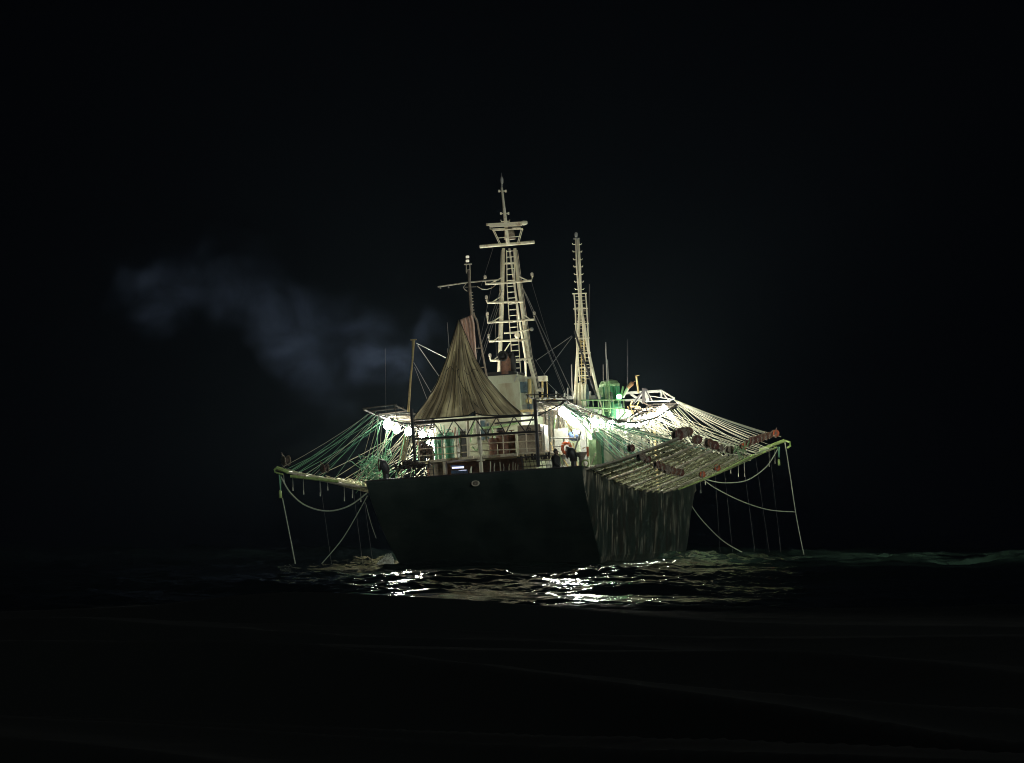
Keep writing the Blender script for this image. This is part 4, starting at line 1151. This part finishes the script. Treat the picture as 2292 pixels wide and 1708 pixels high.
basket("wire basket of pale netting at the left end of the stern rail", 880, 916, 1044, 1066, .85, "dark", "pheap", 3)
basket("wire basket of grey netting below the left stern post", 920, 962, 1042, 1064, .9, "dark", "pheap", 5)
basket("dark wire basket heaped with gear below the right stern post", 1160, 1232, 1024, 1052, .85, "dark", "heap", 7)
def heap(label, x0, x1, y0, y1, u0, m, seed, name="net_heap"):
    A, B = S(x0, y0, u0), S(x1, y1, u0); mb_ = MB()
    for k in range(8):
        mb_.blob((A.x + (B.x - A.x) * (.1 + .8 * ((k * .37 + .1) % 1)), u0 + .15 * (k % 3), B.z + (A.z - B.z) * (.25 + .5 * ((k * .61) % 1))), (B.x - A.x) * .28, .3, (A.z - B.z) * .28, .25, seed=seed + k)
    return tag(build(name, mb_, m), label, "net")
heap("brown net bundled behind the railing near the left stern post", 936, 966, 985, 1028, 3.6, "heap", 21)
heap("dark net lump on top of the left wire baskets", 900, 946, 1030, 1046, .9, "heap", 31)
tg = MB()
for k in range(90):
    p = S(rnd.uniform(806, 868), rnd.uniform(1022, 1072), rnd.uniform(1.5, 4)); pts = [p]
    for q in range(4): pts.append(pts[-1] + Vector((rnd.uniform(-.28, .28), rnd.uniform(-.2, .2), rnd.uniform(-.22, .22))))
    tg.tube(pts, rnd.uniform(.010, .022), 4)
tag(build("rope_pile", tg, "rgreen"), "tangle of green rope at the left hull corner under the green lines", "rope")
def vent(label, px, py, rr_, base_y, u0, flip):
    c_ = S(px, py, u0); t_ = thing("cowl_ventilator", (c_.x, u0, ZD), label, "ventilator")
    build("cowl", MB().tube([c_ + Vector((0, .0, -.30)), c_ + Vector((0, 0, -.05)), c_ + Vector((-flip * .10, -.04, .10)), c_ + Vector((-flip * .26, -.08, .12))], [.15, .20, .26, rr_], 14), "dark", t_, True)
    build("rim", MB().ring(c_ + Vector((-flip * .26, -.08, .12)), rr_, .03, 'x'), "reel", t_, True)
    build("pipe", MB().tube([(c_.x, u0, ZD), (c_.x, u0, c_.z - .28)], .13, 12), "dark", t_)
vent("dark cowl ventilator at the left end of the stern, beside the green ropes", 863, 1046, .27, 1070, 1.0, 1)
vent("dark cowl ventilator right of the standing person", 1283, 1018, .26, 1050, 1.0, 1)
t_ = thing("cable_drum", S(1302, 1040, .9), "upright pale cone-topped drum beside the right hull corner", "drum")
c_ = S(1303, 1043, .9)
build("drum_body", MB().lathe(c_ - Vector((0, 0, .45)), [(0, .22), (.5, .13), (.8, .12), (1.02, .27), (1.07, .27)], 'z', 16), "beige", t_, True)
build("wheel", MB().ring(c_ + Vector((.18, -.15, .1)), .15, .035), "lime", t_, True)
# white rope ends and oilskins hanging under the platform
for k, (px, y0, y1, w_) in enumerate([(1054, 1044, 1058, .06), (1098, 1033, 1055, .03), (1106, 1036, 1055, .03), (1120, 1034, 1056, .035), (1128, 1038, 1054, .02), (1139, 1038, 1055, .04), (1148, 1034, 1055, .03), (1153, 1036, 1055, .025), (1159, 1038, 1054, .025)]):
    tag(build("rope_end", MB().tube([S(px + rnd.uniform(-2, 2), y0, 2.4), S(px, (y0 + y1) / 2, 2.4), S(px + rnd.uniform(-1, 1), y1 + 4, 2.4)], [w_ * .4, w_ * .7, w_], 6), "rwhite"), "white rope end hanging under the after platform", "rope", "rope ends hanging under the after platform")
# life ring
lr = thing("life_ring", S(1268, 1015, 5.2), "orange life ring hung on the white rail behind the standing person", "life ring")
cl = S(1268, 1003, 5.0)
rm = MB().ring(cl, .20, .07); rm.v = [(x_, y_, cl.z + (z_ - cl.z) * 1.2) for x_, y_, z_ in rm.v]
build("ring", rm, "red", lr, True)
gl_ = MB()
for k in range(4):
    a_ = math.pi / 4 + k * math.pi / 2
    gl_.ring(cl + Vector((.20 * math.cos(a_), 0, .24 * math.sin(a_))), .075, .012, 'z', 10, 4)
build("grab_band", gl_, "white", lr)

# ------------------------------------------------------------------ person at the stern rail, looking to the right
def person(px, u0):
    base = S(px, 1045, u0)
    x0 = base.x; z0 = ZD
    t_ = thing("person", (x0, u0, z0), "person in a dark coat standing at the stern rail looking to the right", "person")
    J = {  # name: (pos, radius)
        'pel': ((0, 0, .93), .15), 'wst': ((0, 0, 1.08), .145), 'chs': ((.0, 0, 1.28), .175), 'shc': ((-.01, 0, 1.42), .13), 'nk': ((.0, 0, 1.50), .065), 'nk2': ((.01, 0, 1.54), .06),
        'hL': ((0, -.09, .88), .12), 'kL': ((.03, -.10, .48), .075), 'aL': ((.0, -.10, .09), .05), 'tL': ((.16, -.11, .04), .04),
        'hR': ((0, .09, .88), .12), 'kR': ((.05, .10, .48), .075), 'aR': ((.04, .10, .09), .05), 'tR': ((.20, .11, .04), .04),
        'sL': ((-.01, -.19, 1.39), .085), 'eL': ((.0, -.25, 1.11), .06), 'wL': ((.19, -.22, .98), .04),
        'sR': ((-.01, .19, 1.39), .085), 'eR': ((.0, .25, 1.11), .06), 'wR': ((.19, .22, .98), .04),
    }
    E = [('pel', 'wst'), ('wst', 'chs'), ('chs', 'shc'), ('shc', 'nk'), ('nk', 'nk2'), ('pel', 'hL'), ('hL', 'kL'), ('kL', 'aL'), ('aL', 'tL'), ('pel', 'hR'), ('hR', 'kR'), ('kR', 'aR'), ('aR', 'tR'), ('shc', 'sL'), ('sL', 'eL'), ('eL', 'wL'), ('shc', 'sR'), ('sR', 'eR'), ('eR', 'wR')]
    def skin(name, J, E, m, par, root, org):
        k = list(J); me_ = bpy.data.meshes.new(name)
        me_.from_pydata([J[q][0] for q in k], [(k.index(a_), k.index(b__)) for a_, b__ in E], [])
        o_ = bpy.data.objects.new(name, me_); col.objects.link(o_)
        o_.parent = par; o_.location = org
        sm = o_.modifiers.new("skin", 'SKIN'); me_.skin_vertices[0] if me_.skin_vertices else None
        for i_, q in enumerate(k):
            me_.skin_vertices[0].data[i_].radius = (J[q][1], J[q][1]); me_.skin_vertices[0].data[i_].use_root = (q == root)
        ss = o_.modifiers.new("sub", 'SUBSURF'); ss.levels = ss.render_levels = 1
        me_.materials.append(M[m]); ORG[o_.name] = ORG[par.name] + Vector(org)
        return o_
    body = skin("body", J, E, "coat", t_, 'pel', (0, 0, 0))
    hz = Vector((x0 + .03, u0, z0 + 1.645))
    hd = MB().blob(hz, .098, .075, .118, 0, 16, 12)
    hd.blob(hz + Vector((.098, 0, -.01)), .022, .014, .02, 0, 8, 6).blob(hz + Vector((.085, 0, -.058)), .016, .026, .009, 0, 8, 4).blob(hz + Vector((.06, 0, -.09)), .04, .035, .03, 0, 8, 6)
    for s_ in (-1, 1):
        hd.blob(hz + Vector((-.01, s_ * .076, -.005)), .018, .010, .028, 0, 8, 6); hd.blob(hz + Vector((.086, s_ * .03, .022)), .010, .012, .008, 0, 8, 4)
    build("head", hd, "skin", t_, True)
    build("hair", MB().blob(hz + Vector((-.022, 0, .028)), .102, .086, .112, .03, 16, 10), "hair", t_, True)
    for s_ in (-1, 1):
        h_ = MB(); w_ = Vector((x0 + .19, u0 + s_ * .22, z0 + .98))
        h_.blob(w_ + Vector((.04, 0, -.005)), .045, .038, .018, 0, 10, 6)
        for k in range(4):
            yy = (-.027 + .018 * k); l_ = (.06, .072, .068, .05)[k]
            h_.tube([w_ + Vector((.07, yy, 0)), w_ + Vector((.07 + l_ * .6, yy, -.012)), w_ + Vector((.07 + l_, yy, -.045))], [.009, .0085, .007], 6)
        h_.tube([w_ + Vector((.02, -s_ * .03, .0)), w_ + Vector((.05, -s_ * .055, -.005)), w_ + Vector((.078, -s_ * .055, -.02))], [.011, .010, .008], 6)
        build("hand", h_, "skin", t_, True)
    # long coat skirt
    build("coat", MB().lathe((x0, u0, z0 + .55), [(0, .26), (.15, .25), (.4, .19), (.55, .18), (.8, .215), (.9, .16), (.93, .08)], 'z', 14), "coat", t_, True)
person(1245, 1.1)

# ------------------------------------------------------------------ water splashing from the port quarter
sp = MB(); base = S(862, 1264, 3.2)
for k in range(700):
    g = rnd.random(); h_ = rnd.random() ** 1.6
    x_ = base.x + (g - .52) * 1.0 * (1 - h_ * .8) + h_ * .25; z_ = base.z - .1 + h_ * .62
    sz = rnd.uniform(.012, .045) * (1.2 - h_)
    sp.blob((x_, 3.2 + rnd.uniform(-.25, .1), z_), sz, sz, sz * rnd.uniform(.8, 2.0), .2, 5, 3, seed=k)
spo = build("splash", sp, "foam")
spo["kind"] = "stuff"; spo["label"] = "spray of discharged water at the foot of the port hull corner"; spo["category"] = "splash"

# ------------------------------------------------------------------ exhaust smoke drifting to the left
def smoke():
    path = [(1010, 775, 15, 1.2), (940, 760, 16, 2.0), (860, 775, 17, 2.9), (760, 795, 18, 3.6), (680, 760, 19, 3.8), (620, 700, 20, 3.3), (560, 640, 21, 3.0), (480, 620, 22, 3.0), (400, 660, 23, 3.4), (320, 650, 24, 3.0), (285, 610, 25, 2.2)]
    P = [SHIP @ S(x_, y_, u_) for x_, y_, u_, r_ in path]; Rr = [r_ for *_, r_ in path]
    a = np.array([tuple(p) for p in P])
    lo = a.min(0) - 4.2; hi = a.max(0) + 4.2
    lo[2] = max(lo[2], 3.0)
    me_ = bpy.data.meshes.new("smoke")
    vs_, fs_, nseg = [], [], 18
    for i, (p, r_) in enumerate(zip(a, Rr)):
        d = a[min(i + 1, len(a) - 1)] - a[max(i - 1, 0)]; d /= np.linalg.norm(d)
        s1 = np.cross(d, (0, 1., 0)); s1 /= np.linalg.norm(s1); s2 = np.cross(d, s1)
        for j in range(nseg):
            t_ = 2 * math.pi * j / nseg
            vs_.append(tuple(p + r_ * (s1 * math.cos(t_) + s2 * math.sin(t_))))
    for i in range(len(a) - 1):
        for j in range(nseg): fs_.append((i * nseg + j, i * nseg + (j + 1) % nseg, (i + 1) * nseg + (j + 1) % nseg, (i + 1) * nseg + j))
    fs_.append(tuple(range(nseg))[::-1]); fs_.append(tuple((len(a) - 1) * nseg + j for j in range(nseg)))
    me_.from_pydata(vs_, [], fs_)
    o_ = bpy.data.objects.new("smoke", me_); col.objects.link(o_)
    o_["kind"] = "stuff"; o_["label"] = "thin bluish exhaust smoke drifting away to the left of the funnel"; o_["category"] = "smoke"
    m_ = bpy.data.materials.new("drifting_smoke"); m_.use_nodes = True
    t = m_.node_tree
    t.nodes.remove(t.nodes["Principled BSDF"])
    out = t.nodes["Material Output"]
    tc_ = t.nodes.new("ShaderNodeTexCoord")
    # distance from the plume's spine, written as the minimum over its segments
    cur = None
    pos = t.nodes.new("ShaderNodeNewGeometry").outputs["Position"]
    nz_ = t.nodes.new("ShaderNodeTexNoise"); nz_.inputs["Scale"].default_value = .30; nz_.inputs["Detail"].default_value = 7
    t.links.new(tc_.outputs["Object"], nz_.inputs[0])
    wob = t.nodes.new("ShaderNodeVectorMath"); wob.operation = 'MULTIPLY_ADD'
    wob.inputs[1].default_value = (7, 7, 7)
    t.links.new(nz_.outputs["Color"], wob.inputs[0]); 
    sub0 = t.nodes.new("ShaderNodeVectorMath"); sub0.operation = 'SUBTRACT'; sub0.inputs[1].default_value = (3.5, 3.5, 3.5)
    t.links.new(pos, sub0.inputs[0]); t.links.new(sub0.outputs[0], wob.inputs[2])
    pos2 = wob.outputs[0]
    for i in range(len(a)):
        d = t.nodes.new("ShaderNodeVectorMath"); d.operation = 'DISTANCE'; d.inputs[1].default_value = tuple(a[i])
        t.links.new(pos2, d.inputs[0])
        q = t.nodes.new("ShaderNodeMath"); q.operation = 'DIVIDE'; q.inputs[1].default_value = Rr[i] * .86
        t.links.new(d.outputs["Value"], q.inputs[0])
        if cur is None: cur = q.outputs[0]
        else:
            mn = t.nodes.new("ShaderNodeMath"); mn.operation = 'SMOOTH_MIN'; mn.inputs[2].default_value = .4
            t.links.new(cur, mn.inputs[0]); t.links.new(q.outputs[0], mn.inputs[1]); cur = mn.outputs[0]
    fall = t.nodes.new("ShaderNodeMapRange"); fall.inputs[1].default_value = 1.0; fall.inputs[2].default_value = .25; fall.interpolation_type = 'SMOOTHSTEP'
    t.links.new(cur, fall.inputs[0])
    n2 = t.nodes.new("ShaderNodeTexNoise"); n2.inputs["Scale"].default_value = .30; n2.inputs["Detail"].default_value = 9; n2.inputs["Roughness"].default_value = .62; n2.inputs["Distortion"].default_value = 2.0
    t.links.new(tc_.outputs["Object"], n2.inputs[0])
    mr_ = t.nodes.new("ShaderNodeMapRange"); mr_.inputs[1].default_value = .42; mr_.inputs[2].default_value = .70
    t.links.new(n2.outputs["Fac"], mr_.inputs[0])
    mu1 = t.nodes.new("ShaderNodeMath"); mu1.operation = 'MULTIPLY'
    t.links.new(fall.outputs[0], mu1.inputs[0]); t.links.new(mr_.outputs[0], mu1.inputs[1])
    mu2 = t.nodes.new("ShaderNodeMath"); mu2.operation = 'MULTIPLY'; mu2.inputs[1].default_value = .040
    t.links.new(mu1.outputs[0], mu2.inputs[0])
    sc_ = t.nodes.new("ShaderNodeVolumeScatter"); sc_.inputs["Color"].default_value = (.42, .58, 1.0, 1)
    t.links.new(mu2.outputs[0], sc_.inputs["Density"])
    t.links.new(sc_.outputs[0], out.inputs["Volume"])
    me_.materials.append(m_)
smoke()

# ------------------------------------------------------------------ night air that carries the glow of the lamps
hz_ = bpy.data.meshes.new("haze")
x0, x1, y0, y1, z0, z1 = -140, 140, -12, 330, -4, 60
hz_.from_pydata([(x, y, z) for z in (z0, z1) for x, y in ((x0, y0), (x1, y0), (x1, y1), (x0, y1))], [], [(3, 2, 1, 0), (4, 5, 6, 7), (0, 1, 5, 4), (1, 2, 6, 5), (2, 3, 7, 6), (3, 0, 4, 7)])
hzo = bpy.data.objects.new("haze", hz_); col.objects.link(hzo); hzo["kind"] = "stuff"
hm = bpy.data.materials.new("night_haze"); hm.use_nodes = True
t = hm.node_tree; t.nodes.remove(t.nodes["Principled BSDF"])
pv_ = t.nodes.new("ShaderNodeVolumePrincipled")
pv_.inputs["Color"].default_value = (.60, .84, 1.0, 1); pv_.inputs["Density"].default_value = .00021; pv_.inputs["Anisotropy"].default_value = .78
t.links.new(pv_.outputs[0], t.nodes["Material Output"].inputs["Volume"])
hz_.materials.append(hm)
